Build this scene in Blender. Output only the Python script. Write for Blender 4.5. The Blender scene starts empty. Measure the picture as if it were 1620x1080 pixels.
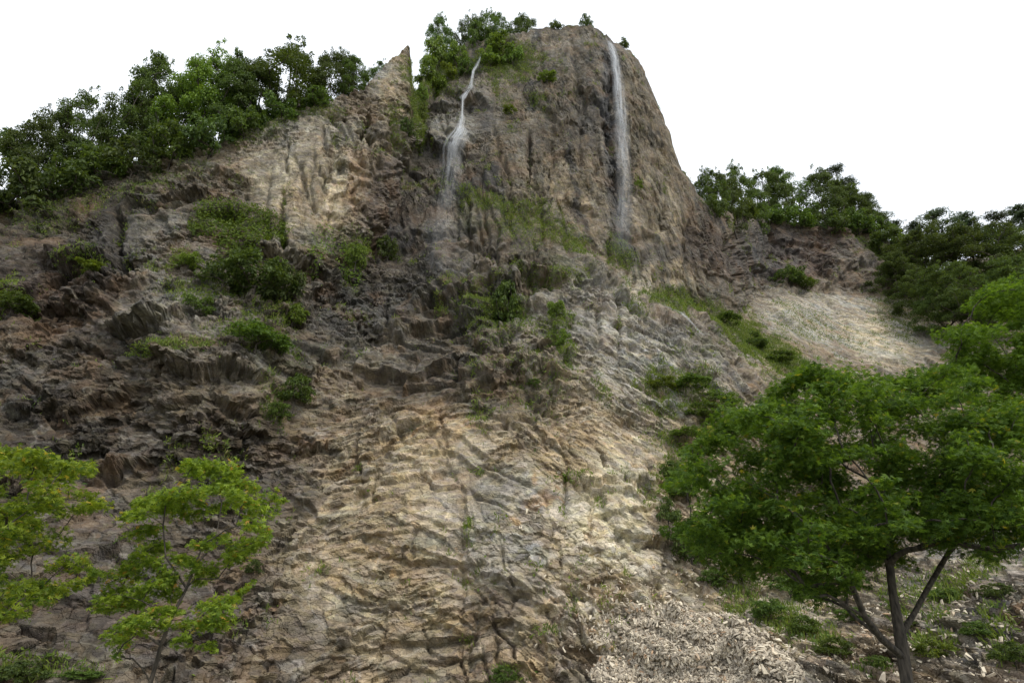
import bpy, math, random, time
import numpy as np
T00 = time.time()
scene = bpy.context.scene
COL = scene.collection
F32 = np.float32

# ------------------------------------------------------------------ camera
FPX = 900.0; PITCH = math.radians(28.0); CAM = np.array([0.0, 0.0, 1.6])
CT, ST = math.cos(PITCH), math.sin(PITCH)
cd = bpy.data.cameras.new('camera'); cd.sensor_width = 36.0; cd.lens = 20.0
cd.clip_start = 0.1; cd.clip_end = 2000.0
cam = bpy.data.objects.new('camera', cd); COL.objects.link(cam)
cam.location = CAM; cam.rotation_euler = (math.radians(90) + PITCH, 0, 0)
scene.camera = cam

# ------------------------------------------------------------------ overcast sky and soft sun
SUN_EL, SUN_AZ = 50.0, 130.0       # compass style azimuth measured from +Y clockwise
w = bpy.data.worlds.new("World"); scene.world = w; w.use_nodes = True
nt = w.node_tree; nt.nodes.clear()
sky = nt.nodes.new('ShaderNodeTexSky'); sky.sky_type = 'NISHITA'; sky.sun_disc = False
sky.sun_elevation = math.radians(SUN_EL); sky.sun_rotation = math.radians(SUN_AZ)
bg = nt.nodes.new('ShaderNodeBackground'); bg.inputs['Strength'].default_value = 0.12
bg2 = nt.nodes.new('ShaderNodeBackground'); bg2.inputs['Strength'].default_value = 1.0
bg2.inputs['Color'].default_value = (0.90, 0.94, 1.0, 1)      # bright even cloud cover
mx = nt.nodes.new('ShaderNodeMixShader'); mx.inputs[0].default_value = 0.93
out = nt.nodes.new('ShaderNodeOutputWorld')
nt.links.new(sky.outputs[0], bg.inputs[0]); nt.links.new(bg.outputs[0], mx.inputs[1])
nt.links.new(bg2.outputs[0], mx.inputs[2]); nt.links.new(mx.outputs[0], out.inputs[0])
sl = bpy.data.lights.new('sun', 'SUN'); sl.energy = 1.5; sl.angle = math.radians(12); sl.color = (1.0, 0.93, 0.82)
sun = bpy.data.objects.new('sun', sl); COL.objects.link(sun)
_az, _el = math.radians(SUN_AZ), math.radians(SUN_EL)
from mathutils import Vector
sun.rotation_euler = Vector((math.sin(_az)*math.cos(_el), math.cos(_az)*math.cos(_el), math.sin(_el))).to_track_quat('Z', 'Y').to_euler()
sun.location = (20, -20, 60)
scene.view_settings.view_transform = 'Standard'; scene.view_settings.look = 'None'
scene.view_settings.exposure = 0.58; scene.view_settings.gamma = 1.0
scene.cycles.max_bounces = 6; scene.cycles.diffuse_bounces = 2; scene.cycles.transparent_max_bounces = 12
scene.cycles.use_denoising = True

# ------------------------------------------------------------------ noise toolbox
def _h(ix, iy, iz, seed):
    h = (ix.astype(np.uint32)*np.uint32(374761393) + iy.astype(np.uint32)*np.uint32(668265263)
         + iz.astype(np.uint32)*np.uint32(2147483647 - 61) + np.uint32((seed*144665 + 12345) & 0xffffffff))
    h ^= h >> np.uint32(13); h *= np.uint32(1274126177); h ^= h >> np.uint32(16)
    h *= np.uint32(2246822519); h ^= h >> np.uint32(15)
    return h
def rnd(h, k=0):
    h = h + np.uint32((k*2654435761) & 0xffffffff)
    h ^= h >> np.uint32(16); h *= np.uint32(2246822519); h ^= h >> np.uint32(13)
    h *= np.uint32(3266489917); h ^= h >> np.uint32(16)
    return (h >> np.uint32(8)).astype(F32) / F32(16777216.0)
def vnoise(P, seed=0):
    i = np.floor(P).astype(np.int64); f = (P - i).astype(F32); u = f*f*f*(f*(f*6-15)+10)
    i = i.astype(np.int32); r = np.zeros(len(P), F32)
    for a in (0, 1):
        wx = u[:, 0] if a else 1-u[:, 0]
        for b in (0, 1):
            wy = u[:, 1] if b else 1-u[:, 1]
            for c in (0, 1):
                wz = u[:, 2] if c else 1-u[:, 2]
                r += rnd(_h(i[:, 0]+a, i[:, 1]+b, i[:, 2]+c, seed))*wx*wy*wz
    return r*2-1
def fbm(P, octv=4, seed=0, gain=0.5):
    r = np.zeros(len(P), F32); a = 1.0; t = 0; P = P.astype(F32)
    for o in range(octv):
        r += a*vnoise(P, seed+o*17); t += a; a *= gain; P = P*F32(2.03)+F32(11.3)
    return r/t
def facets(Q, seed, tilt=1.0, bias=None, jit=0.95):
    """broken plates: one plane per irregular cell. returns height, cell hash, edge distance"""
    Q = Q.astype(F32); i = np.floor(Q).astype(np.int32); n = len(Q)
    b1 = np.full(n, 1e9, F32); b2 = np.full(n, 1e9, F32); bid = np.zeros(n, np.uint32); bv = np.zeros((n, 3), F32)
    for dx in (-1, 0, 1):
        for dy in (-1, 0, 1):
            for dz in (-1, 0, 1):
                cx, cy, cz = i[:, 0]+dx, i[:, 1]+dy, i[:, 2]+dz
                h = _h(cx, cy, cz, seed)
                vx = Q[:, 0]-cx-F32(.5)-F32(jit)*((h & np.uint32(1023)).astype(F32)/1023-F32(.5))
                vy = Q[:, 1]-cy-F32(.5)-F32(jit)*(((h >> np.uint32(10)) & np.uint32(1023)).astype(F32)/1023-F32(.5))
                vz = Q[:, 2]-cz-F32(.5)-F32(jit)*(((h >> np.uint32(20)) & np.uint32(1023)).astype(F32)/1023-F32(.5))
                d = vx*vx+vy*vy+vz*vz
                m = d < b1
                b2 = np.where(m, b1, np.minimum(b2, d))
                b1 = np.where(m, d, b1); bid = np.where(m, h, bid)
                bv[m, 0] = vx[m]; bv[m, 1] = vy[m]; bv[m, 2] = vz[m]
    hh = rnd(bid, 1)-0.5
    tl = (rnd(bid, 2)-.5)*bv[:, 0]+(rnd(bid, 3)-.5)*bv[:, 1]+(rnd(bid, 4)-.5)*bv[:, 2]
    hh = hh+2*tilt*tl
    if bias is not None: hh = hh+bv@np.array(bias, F32)
    return hh, bid, np.sqrt(b2)-np.sqrt(b1)
def sstep(a, b, x):
    t = np.clip((x-a)/(b-a), 0, 1); return t*t*(3-2*t)
def rotm(ax_deg_y, ):   # rotation in the x-z plane
    a = math.radians(ax_deg_y); return np.array([[math.cos(a), 0, math.sin(a)], [0, 1, 0], [-math.sin(a), 0, math.cos(a)]], F32)
def pl_dist(X, Y, pts):
    """distance, signed side (+ = right hand/below for left-to-right lines), taper along the line"""
    pts = np.array(pts, F32); seg = np.hypot(*(pts[1:]-pts[:-1]).T); L = seg.sum(); acc = 0
    bd = np.full(X.shape, 1e9, F32); bs = np.zeros(X.shape, F32); bt = np.zeros(X.shape, F32)
    for k in range(len(pts)-1):
        ax, ay = pts[k]; ex, ey = pts[k+1]-pts[k]; l = max(seg[k], 1e-3)
        t = np.clip(((X-ax)*ex+(Y-ay)*ey)/(l*l), 0, 1)
        dx = X-ax-t*ex; dy = Y-ay-t*ey; d = np.hypot(dx, dy)
        m = d < bd
        bd = np.where(m, d, bd); bs = np.where(m, np.sign(ex*dy-ey*dx), bs); bt = np.where(m, (acc+t*l)/L, bt)
        acc += l
    return bd, bs, np.minimum(1, 5*np.minimum(bt, 1-bt))

# ------------------------------------------------------------------ helpers for objects
def link(o, parent=None):
    COL.objects.link(o)
    if parent: o.parent = parent
    return o
def tag(o, label=None, cat=None, group=None, kind=None):
    if label: o['label'] = label
    if cat: o['category'] = cat
    if group: o['group'] = group
    if kind: o['kind'] = kind
    return o
def mesh_from(name, V, Fq, mat, parent=None, attrs=None, smooth=False, fsize=4):
    """V (n,3), Fq (m,k) index array with k = fsize"""
    me = bpy.data.meshes.new(name); V = np.asarray(V, F32); Fq = np.asarray(Fq, np.int32)
    me.vertices.add(len(V)); me.vertices.foreach_set('co', V.ravel())
    k = Fq.shape[1]
    me.loops.add(Fq.size); me.loops.foreach_set('vertex_index', Fq.ravel())
    me.polygons.add(len(Fq)); me.polygons.foreach_set('loop_start', np.arange(0, Fq.size, k, dtype=np.int32))
    me.polygons.foreach_set('loop_total', np.full(len(Fq), k, np.int32))
    me.polygons.foreach_set('use_smooth', np.full(len(Fq), smooth, bool))
    if attrs:
        for an, (typ, dom, data) in attrs.items():
            at = me.attributes.new(an, typ, dom)
            at.data.foreach_set('color' if typ == 'FLOAT_COLOR' else 'value', np.asarray(data, F32).ravel())
    me.update(calc_edges=True)
    me.materials.append(mat)
    o = bpy.data.objects.new(name, me)
    return link(o, parent)

def pix(px, py, Y):
    """world point seen at photo position (px,py) at depth Y metres in front"""
    b = (540.0-py)/FPX; t = Y/(CT-b*ST)
    return np.stack([t*(px-810.0)/FPX+0*Y, Y+0*px, CAM[2]+t*(ST+b*CT)], -1)

# ------------------------------------------------------------------ materials
def new_mat(name):
    m = bpy.data.materials.new(name); m.use_nodes = True; m.node_tree.nodes.clear()
    return m, m.node_tree.nodes, m.node_tree.links
def rock_material():
    m, N, L = new_mat('rock')
    o = N.new('ShaderNodeOutputMaterial'); p = N.new('ShaderNodeBsdfPrincipled')
    L.new(p.outputs[0], o.inputs[0])
    a = N.new('ShaderNodeAttribute'); a.attribute_name = 'col'
    wt = N.new('ShaderNodeAttribute'); wt.attribute_name = 'wet'
    tc = N.new('ShaderNodeTexCoord')
    def noise(scale, det, rough, stretch=(1, 1, 1), rot=(0, 0, 0), dist=0.0):
        mp = N.new('ShaderNodeMapping'); mp.inputs['Scale'].default_value = stretch; mp.inputs['Rotation'].default_value = rot
        n = N.new('ShaderNodeTexNoise'); n.inputs['Scale'].default_value = scale; n.inputs['Detail'].default_value = det
        n.inputs['Roughness'].default_value = rough; n.inputs['Distortion'].default_value = dist
        L.new(tc.outputs['Object'], mp.inputs[0]); L.new(mp.outputs[0], n.inputs['Vector']); return n.outputs['Fac']
    def ramp(src, p0, c0, p1, c1):
        r = N.new('ShaderNodeMapRange'); r.inputs[1].default_value = p0; r.inputs[2].default_value = p1
        r.inputs[3].default_value = c0; r.inputs[4].default_value = c1; L.new(src, r.inputs[0]); return r.outputs[0]
    def math_(op, x, y):
        q = N.new('ShaderNodeMath'); q.operation = op
        for k, s in ((0, x), (1, y)):
            if isinstance(s, (int, float)): q.inputs[k].default_value = s
            else: L.new(s, q.inputs[k])
        return q.outputs[0]
    def mixc(fac, A, B, mode='MIX'):
        q = N.new('ShaderNodeMix'); q.data_type = 'RGBA'; q.blend_type = mode
        if isinstance(fac, (int, float)): q.inputs[0].default_value = fac
        else: L.new(fac, q.inputs[0])
        for k, s in ((6, A), (7, B)):
            if isinstance(s, tuple): q.inputs[k].default_value = (*s, 1)
            else: L.new(s, q.inputs[k])
        return q.outputs[2]
    def voro(scale, feat, stretch, rot):
        mp = N.new('ShaderNodeMapping'); mp.inputs['Scale'].default_value = stretch; mp.inputs['Rotation'].default_value = rot
        ns = N.new('ShaderNodeTexNoise'); ns.inputs['Scale'].default_value = 1.7; ns.inputs['Detail'].default_value = 2
        ad = N.new('ShaderNodeMix'); ad.data_type = 'RGBA'; ad.blend_type = 'ADD'; ad.inputs[0].default_value = .16
        L.new(tc.outputs['Object'], mp.inputs[0]); L.new(mp.outputs[0], ns.inputs['Vector']); L.new(mp.outputs[0], ad.inputs[6]); L.new(ns.outputs['Color'], ad.inputs[7])
        q = N.new('ShaderNodeTexVoronoi'); q.feature = feat; q.inputs['Scale'].default_value = scale; L.new(ad.outputs[2], q.inputs['Vector']); return q
    n1 = noise(1.3, 6, 0.65, (1, 1, .45), (0, .35, 0), .15)
    n2 = noise(5.0, 5, 0.7, (1, 1, .6), (0, -.5, 0), .05)
    n3 = noise(0.35, 4, 0.6)
    n4 = noise(16.0, 3, 0.7)
    v = math_('MULTIPLY', ramp(n1, .3, .68, .7, 1.32), ramp(n2, .3, .74, .7, 1.24))
    v = math_('MULTIPLY', v, ramp(n4, .3, .8, .7, 1.2))
    vc = N.new('ShaderNodeCombineColor')
    for k in range(3): L.new(v, vc.inputs[k])
    c = mixc(1.0, a.outputs['Color'], vc.outputs[0], 'MULTIPLY')
    vp = voro(2.4, 'F1', (1, 1, 1.9), (0, .4, 0)).outputs['Color']
    sp = N.new('ShaderNodeSeparateColor'); L.new(vp, sp.inputs[0])
    pv = ramp(sp.outputs[0], 0, .76, 1, 1.24)
    vc2 = N.new('ShaderNodeCombineColor'); L.new(pv, vc2.inputs[0]); L.new(pv, vc2.inputs[1]); L.new(math_('MULTIPLY', pv, ramp(sp.outputs[1], 0, .88, 1, 1.1)), vc2.inputs[2])
    c = mixc(1.0, c, vc2.outputs[0], 'MULTIPLY')
    # rust and lichen patches that belong to the stone
    hs = mixc(ramp(n3, .52, 0, .72, .30), c, (0.30, 0.17, 0.085))
    li = mixc(ramp(noise(2.6, 4, .75), .60, 0, .70, .28), hs, (0.27, 0.265, 0.235))
    L.new(li, p.inputs['Base Color'])
    L.new(ramp(wt.outputs['Fac'], 0, .9, 1, .38), p.inputs['Roughness'])
    p.inputs['Specular IOR Level'].default_value = 0.3
    e1 = voro(1.6, 'DISTANCE_TO_EDGE', (1, 1, 2.2), (0, .45, 0)).outputs['Distance']
    e2 = voro(4.5, 'DISTANCE_TO_EDGE', (1, 1, 1.8), (0, -.3, 0)).outputs['Distance']
    bsum = math_('ADD', math_('MULTIPLY', n2, .07), math_('MULTIPLY', noise(14, 5, .75, (1, 1, .6), (0, .6, 0)), .05))
    bsum = math_('ADD', bsum, math_('ADD', ramp(e1, 0, 0, .05, .04), ramp(e2, 0, 0, .08, .018)))
    b = N.new('ShaderNodeBump'); b.inputs['Strength'].default_value = 0.9; b.inputs['Distance'].default_value = 1.0
    L.new(bsum, b.inputs['Height']); L.new(b.outputs[0], p.inputs['Normal'])
    return m
M_ROCK = rock_material()
# ------------------------------------------------------------------ the rock face
# Depth control points: (photo x, photo y, metres in front of the viewer). One smooth field per rock mass.
def tps_fit(pts):
    p = np.array(pts, float); X = p[:, :2]/500.0; y = p[:, 2]
    d = np.hypot(X[:, None, 0]-X[None, :, 0], X[:, None, 1]-X[None, :, 1])
    K = np.where(d > 0, d*d*np.log(d+1e-12), 0)+np.eye(len(X))*2e-3
    A = np.zeros((len(X)+3,)*2); Pm = np.c_[np.ones(len(X)), X]
    A[:len(X), :len(X)] = K; A[:len(X), len(X):] = Pm; A[len(X):, :len(X)] = Pm.T
    s = np.linalg.solve(A, np.r_[y, 0, 0, 0]); return X, s
def tps_eval(fit, x, y):
    X, s = fit; x = x/500.0; y = y/500.0; r = s[-3]+s[-2]*x+s[-1]*y
    for k in range(len(X)):
        d2 = (x-X[k, 0])**2+(y-X[k, 1])**2; r = r+s[k]*0.5*d2*np.log(d2+1e-12)
    return r
A_PTS = [(-600,1200,13),(-600,700,20),(-600,400,30),(-300,1080,16),(-300,700,22),(-300,350,31),(0,1200,16.5),(0,1080,19),(0,900,21.5),(0,760,24.2),(0,690,25.6),
 (200,1200,18),(200,1080,20.5),(200,900,23),(200,760,26),(400,1200,20),(400,1080,22.5),(400,900,25),(400,760,28.2),(600,1200,21.5),(600,1080,23.6),(600,900,25.6),
 (600,760,27.6),(800,1200,21.5),(800,1080,23.4),(800,960,24.6),(800,860,25.6),(800,760,27.2),(1000,1200,19),(1000,1080,22.0),(1000,960,24.4),(1000,860,25.8),(1000,770,27.4),
 (1080,900,26.2),(1200,1200,15.5),(1200,1080,19),(1200,950,24),(1200,800,30),(1400,1200,14),(1400,1080,17.5),(1400,900,25),(1400,750,35),(1620,1200,12),(1620,1080,15),(1620,900,21),
 (1620,750,29),(1900,1080,14),(1900,800,22),(2200,1080,13),(2200,700,24),
 (0,600,27.4),(0,450,30),(0,330,33.4),(100,650,27.2),(200,600,28.2),(200,450,31),(200,300,35),(300,680,26.6),(300,560,28.2),(300,420,32.4),(300,330,33.6),(400,640,28.4),(400,560,29.6),(400,450,33.2),
 (400,350,34.6),(400,230,36.6),(500,600,31.0),(500,450,34.6),(500,300,35.8),(500,190,37.4),(600,640,31.6),(600,560,33.6),(600,450,37.2),(560,330,37.4),(590,230,38.2),(600,130,39.4),(645,75,40.5),(640,180,39.9),
 (700,660,30.4),(700,560,33.6),(700,500,35.6),(700,440,37.2),(800,660,29.4),(800,560,33.0),(800,490,35.0),(800,430,37.6),(900,640,30.4),(900,540,33.6),(900,460,36.2),(900,405,38.6),
 (1000,640,31.8),(1000,540,35.0),(1000,480,37.2),(1100,640,33.4),(1100,560,36),(1100,530,37.2),(1200,680,34.6),(1220,615,37.2),(1330,720,36),(1000,700,30),(1150,740,31.5)]
T_PTS = [(400,400,40),(560,420,39.6),(580,330,41.6),(600,250,44.0),(650,200,45.2),(660,150,46.4),(690,420,38.8),(690,340,41),(700,250,43.2),(730,225,43.5),(735,165,45.6),(750,150,45.8),(760,90,47.8),(700,100,48.4),
 (760,320,40.6),(760,400,39),(800,240,42.8),(800,150,45.2),(820,70,48),(860,380,40.4),(860,300,42),(880,200,44),(900,110,45.8),(930,50,47.8),(960,420,42.2),(950,340,43),(960,240,44),(975,130,45.6),(985,70,47.4),
 (900,800,40),(300,800,40),(1400,800,60),(0,300,55),(0,1000,45),(1600,300,80),(800,1200,40),(1600,1200,60),(2200,700,80),(-600,700,60),(1040,440,43.6),(1040,350,44.6),(1040,250,46),(1040,150,48.2),(1100,450,46),(1100,380,46.6),(1100,310,49),(1150,460,49.6),(1150,350,52),(1000,560,42)]
B_PTS = [(900,420,47),(1000,440,46),(1060,470,46.6),(1100,480,48.6),(1150,478,52),(1200,560,47),(1280,600,45),(1150,540,44.5),(1240,520,54),(1200,486,60),(1300,560,54),(1300,500,66),(1150,460,66),(1150,340,72),(1200,420,72),
 (1200,350,76),(1300,440,74),(1300,360,80),(1400,380,82),(1400,440,76),(1450,560,60),(1400,500,68),(1500,620,50),(1500,500,68),(1500,430,80),(1620,600,48),(1620,500,62),(1620,400,90),(1350,640,46),(1900,600,46),(1900,400,80),(2200,600,44),(2200,350,90),
 (700,500,60),(700,200,75),(0,500,70),(-500,600,70),(0,1200,60),(-600,1200,60),(700,1000,55),(1200,1200,50),(1000,800,50),(1620,1200,45),(2200,1200,45),(2200,800,45),(1500,800,46)]
A_EDGE = [(652,-200),(652,190),(640,240),(612,320),(596,390),(640,432),(740,418),(850,402),(905,394),(935,415),(980,452),(1040,492),(1085,512),(1130,550),(1170,580),(1230,618),(1300,680),(1400,760),(1480,790),(1620,800),(2400,760)]
T_EDGE = [(1500,-900),(985,60),(1012,98),(1035,150),(1058,210),(1080,270),(1097,296),(1122,322),(1150,345),(1158,400),(1166,480),(1180,900)]
SKY = [(-700,430),(-500,420),(-200,375),(0,325),(60,306),(120,288),(180,268),(230,250),(300,240),(370,226),(400,205),(430,192),(455,176),(500,166),(530,150),(560,146),(580,136),(600,112),(622,92),(640,74),(646,69),(649,72),(652,128),
 (658,150),(670,122),(700,92),(740,70),(800,60),(822,52),(850,48),(880,44),(900,44),(935,41),(950,50),(968,62),(985,70),(1000,82),(1012,98),(1024,122),(1035,150),(1046,178),(1058,210),(1068,238),(1080,268),(1097,295),(1108,310),(1122,322),(1150,338),(1200,345),(1260,352),(1320,356),(1350,352),(1400,372),(1425,405),
 (1450,436),(1500,428),(1560,398),(1620,390),(1800,370),(2200,340)]

us = np.concatenate([np.arange(-640, -40, 9.0), np.arange(-40, 1660, 1.5), np.arange(1660, 2200, 9.0)])
NV1, NV2 = 740, 30
sx, sy = np.array(SKY, float).T
skyl = np.interp(us, sx, sy)
_k = np.arange(len(us))*1.0
skyl = skyl + 3.2*vnoise(np.stack([us/17, us*0, us*0], -1), 5) + 2.0*vnoise(np.stack([us/6, us*0, us*0], -1), 6)
NV = NV1+NV2
tt = np.concatenate([np.linspace(0, 1, NV1), 1+np.linspace(0, .17, NV2+1)[1:]])
PX = np.repeat(us[:, None], NV, 1).astype(F32)
_ks = np.exp(-(np.arange(-60, 61)/28.0)**2); _ks /= _ks.sum()
sky0 = np.convolve(np.pad(skyl, 60, mode='edge'), _ks, 'valid')
PY = (sky0[:, None]+(1092-sky0[:, None])*tt[None, :]+(skyl-sky0)[:, None]*np.exp(-tt[None, :]/.065)).astype(F32)
shp = PX.shape; px = PX.ravel(); py = PY.ravel()
W0 = np.stack([px, py, px*0], -1)
wx_ = px+7*fbm(W0/60, 3, 31)+2.0*fbm(W0/14, 2, 33); wy_ = py+7*fbm(W0/60, 3, 41)+2.0*fbm(W0/14, 2, 43)
YA = tps_eval(tps_fit(A_PTS), px, py); YT = tps_eval(tps_fit(T_PTS), px, py); YB = tps_eval(tps_fit(B_PTS), px, py)
def outside(edge, soft=5.0):
    d, s, _ = pl_dist(wx_, wy_, edge); sd = d*(-s)      # edge runs with its mass on the right-hand/below side
    return soft*np.log1p(np.exp(np.clip(sd/soft, -30, 30)))
YA2 = YA+0.22*outside(A_EDGE)*(YA/38)
dT, sT, _ = pl_dist(wx_, wy_, T_EDGE); sdT = dT*(-sT)
YT2 = YT+0.34*5*np.log1p(np.exp(np.clip(sdT/5, -30, 30)))
YS = np.stack([YA2, YT2, YB], 0); LAY = YS.argmin(0)
kk = 0.5
ym = YS.min(0).astype(np.float64); Y0 = ym-kk*np.log(np.exp(-np.minimum((YS-ym)/kk, 60)).sum(0))
print('depth range', Y0.min(), Y0.max(), np.isnan(Y0).sum())
print('base', time.time()-T00)

P0 = pix(px, py, Y0)
def grid_normals(P):
    G = P.reshape(*shp, 3); du = np.gradient(G, axis=0); dv = np.gradient(G, axis=1)
    n = np.cross(du, dv); n /= (np.linalg.norm(n, axis=-1, keepdims=True)+1e-9); return n
Nn = grid_normals(P0)
def blur(A, k):
    for ax in (0, 1):
        c = np.cumsum(np.concatenate([np.repeat(np.take(A, [0], ax), k+1, ax), A, np.repeat(np.take(A, [-1], ax), k, ax)], ax), ax)
        A = (np.take(c, range(2*k+1, c.shape[ax]), ax)-np.take(c, range(0, c.shape[ax]-2*k-1), ax))/(2*k+1)
    return A
Nn = blur(blur(Nn, 9), 9); Nn /= np.linalg.norm(Nn, axis=-1, keepdims=True)
if (Nn[..., 1].mean() > 0): Nn = -Nn
Nn = Nn.reshape(-1, 3).astype(F32)
P = P0.astype(F32)

# where each kind of rock is found (photo x, photo y, radius) -> zone weights
def blob(x, y, rx, ry, rot=0, k=1.0, warp=True):
    a = math.radians(rot); X = (wx_ if warp else px)-x; Y = (wy_ if warp else py)-y
    u = (X*math.cos(a)+Y*math.sin(a))/rx; v = (-X*math.sin(a)+Y*math.cos(a))/ry
    return np.exp(-np.clip((u*u+v*v), 0, 40)*k)
nz = fbm(P/3.0, 3, 77)
tower = np.where(LAY == 1, 1.0, 0.0)*(1-0.9*blob(730, 190, 60, 55))*(1-.8*blob(740,420,130,40))
tower = np.maximum(tower, blob(520, 290, 110, 90)*.9+blob(190, 390, 30, 60)*.8)
farcl = np.where((LAY == 2), 1.0, 0.0)*sstep(478, 460, wy_)*sstep(1120, 1150, px)
basin = np.where((LAY == 2), 1.0, 0.0)*(1-farcl)
slabR = (np.where(LAY == 0, 1.0, 0.0)*np.maximum(sstep(880, 1000, wx_+nz*60), sstep(760, 860, wx_+nz*60)*sstep(640, 700, wy_)))
slabL = np.where(LAY == 0, 1.0, 0.0)*sstep(430, 520, wx_+nz*50)*sstep(600, 640, wy_+nz*30)*(1-slabR)
slabM = np.where(LAY == 0, 1.0, 0.0)*np.clip(1.25*np.maximum.reduce([blob(900,880,150,120), blob(700,830,140,110), blob(560,960,120,90)])-.12+.25*nz, 0, 1)
slabR = slabR*(1-slabM); slabL = slabL*(1-slabM)
block = np.clip(1-tower-farcl-basin-slabR-slabL-slabM, 0, 1)
zones = dict(tower=tower, farcl=farcl, basin=basin, slabR=slabR, slabL=slabL, slabM=slabM, block=block)
tot = sum(zones.values())+1e-6
for z in zones: zones[z] = (zones[z]/tot).astype(F32)

warpv = np.stack([fbm(P/2.2, 3, 3), fbm(P/2.2, 3, 4), fbm(P/2.2, 3, 8)], -1).astype(F32)
warpf = np.stack([fbm(P/.5, 2, 13), fbm(P/.5, 2, 14), fbm(P/.5, 2, 18)], -1).astype(F32)
H = np.zeros(len(P), F32); TINT = np.zeros(len(P), F32); HUE = np.zeros(len(P), F32)
# zone: rotation in the x-z plane, then list of (cell size xyz, height, tilt, bias along local z, tint)
ZS = dict(
 tower=(6, [((2.6,3,8.5),1.3,.5,-.12,.10),((1.1,1.3,3.4),.55,.6,-.1,.15),((.42,.5,1.3),.20,.6,-.1,.22),((.17,.2,.42),.07,.6,0,.2)]),
 block=(-8, [((4.2,4,3.0),1.7,.6,.45,.12),((1.5,1.5,1.0),.75,.7,.5,.16),((.55,.6,.36),.28,.7,.4,.22),((.2,.22,.15),.09,.7,.2,.2)]),
 slabR=(-38, [((5.5,4,2.2),.95,.4,.4,.1),((2.1,2,.7),.42,.5,.7,.15),((.8,.9,.26),.18,.5,.9,.25),((.32,.35,.12),.07,.6,.6,.2)]),
 slabM=(-20, [((4.5,4,3.6),1.2,.6,.2,.16),((1.7,1.7,1.1),.40,.6,.4,.16),((.7,.8,.42),.15,.6,.5,.22),((.26,.26,.16),.06,.6,.3,.22)]),
 slabL=(16, [((5.0,4,2.6),.9,.4,.35,.1),((2.0,2,.8),.40,.5,.6,.15),((.75,.8,.28),.17,.6,.8,.22),((.3,.3,.12),.065,.6,.5,.2)]),
 farcl=(-15, [((5,5,7),1.6,.5,0,.12),((2,2,2.4),.8,.6,.1,.18),((.8,.9,.9),.35,.7,.1,.22)]),
 basin=(-26, [((8,7,3.5),.9,.3,.2,.08),((3,3,1.1),.45,.4,.4,.14),((1.1,1.2,.4),.2,.6,.6,.2)]),
)
ROUGH = np.clip(.6+1.9*fbm(P/5.5, 3, 660), .18, 1.3).astype(F32)
ROUGH2 = np.clip(.72+2.2*fbm(P/2.6, 3, 670), .15, 1.4).astype(F32)
RIB = np.maximum.reduce([blob(960, 460, 60, 26, 42), blob(1040, 520, 70, 34, 38), blob(1120, 580, 70, 34, 38), blob(1190, 620, 60, 24, 38), blob(1000,560,80,50,35)*.7])
ROUGH = ROUGH*(1-.65*np.clip(RIB*1.3, 0, 1))*(1-.7*np.clip(1.3*blob(190, 900, 270, 170), 0, 1)).astype(F32)
ZAMP = dict(tower=.62, block=.62, slabR=.6, slabL=.6, slabM=.5, farcl=.7, basin=.3)
def rock_pass(Pp, levels, H):
    for z, (rot, lv) in ZS.items():
        za = ZAMP[z]; wgt = zones[z]; idx = np.where(wgt > 0.02)[0]
        if not len(idx): continue
        R = rotm(rot); Pz = Pp[idx]@R.T; wv = warpv[idx]; wf = warpf[idx]
        hz = np.zeros(len(idx), F32); tz = np.zeros(len(idx), F32); hu = np.zeros(len(idx), F32)
        for li, (cs, amp, tilt, bias, tin) in enumerate(lv):
            if li not in levels: continue
            c = np.array(cs, F32)
            Q = Pz/c + wv*(.22, .18, .16, .15)[li] + wf*(.012, .03, .07, .12)[li]
            hh, bid, ed = facets(Q, 100+li*7+len(z)*31+ord(z[0]), tilt*1.25, (0, 0, -bias))
            rg = (ROUGH[idx] if li < 2 else ROUGH2[idx])*za*(1.0, 1.1, 1.3, 1.2)[li]
            hz += amp*rg*hh
            if li < 3: hz -= (.16, .12, .05)[li]*np.exp(-(ed/(.015, .03, .05)[li])**2)*(rnd(bid, 9) > .62)
            tz += tin*(rnd(bid, 6)-.5)*2
            if li in (1, 2): hu += (rnd(bid, 7)-.5)
        H[idx] += wgt[idx]*hz; TINT[idx] += wgt[idx]*tz; HUE[idx] += wgt[idx]*hu
rock_pass(P, (0, 1), H)
print('coarse', round(time.time()-T00, 1))
H += .5*fbm(P/5, 4, 91)+.06*(1-2*np.abs(fbm(P/1.4, 3, 92)))

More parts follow.
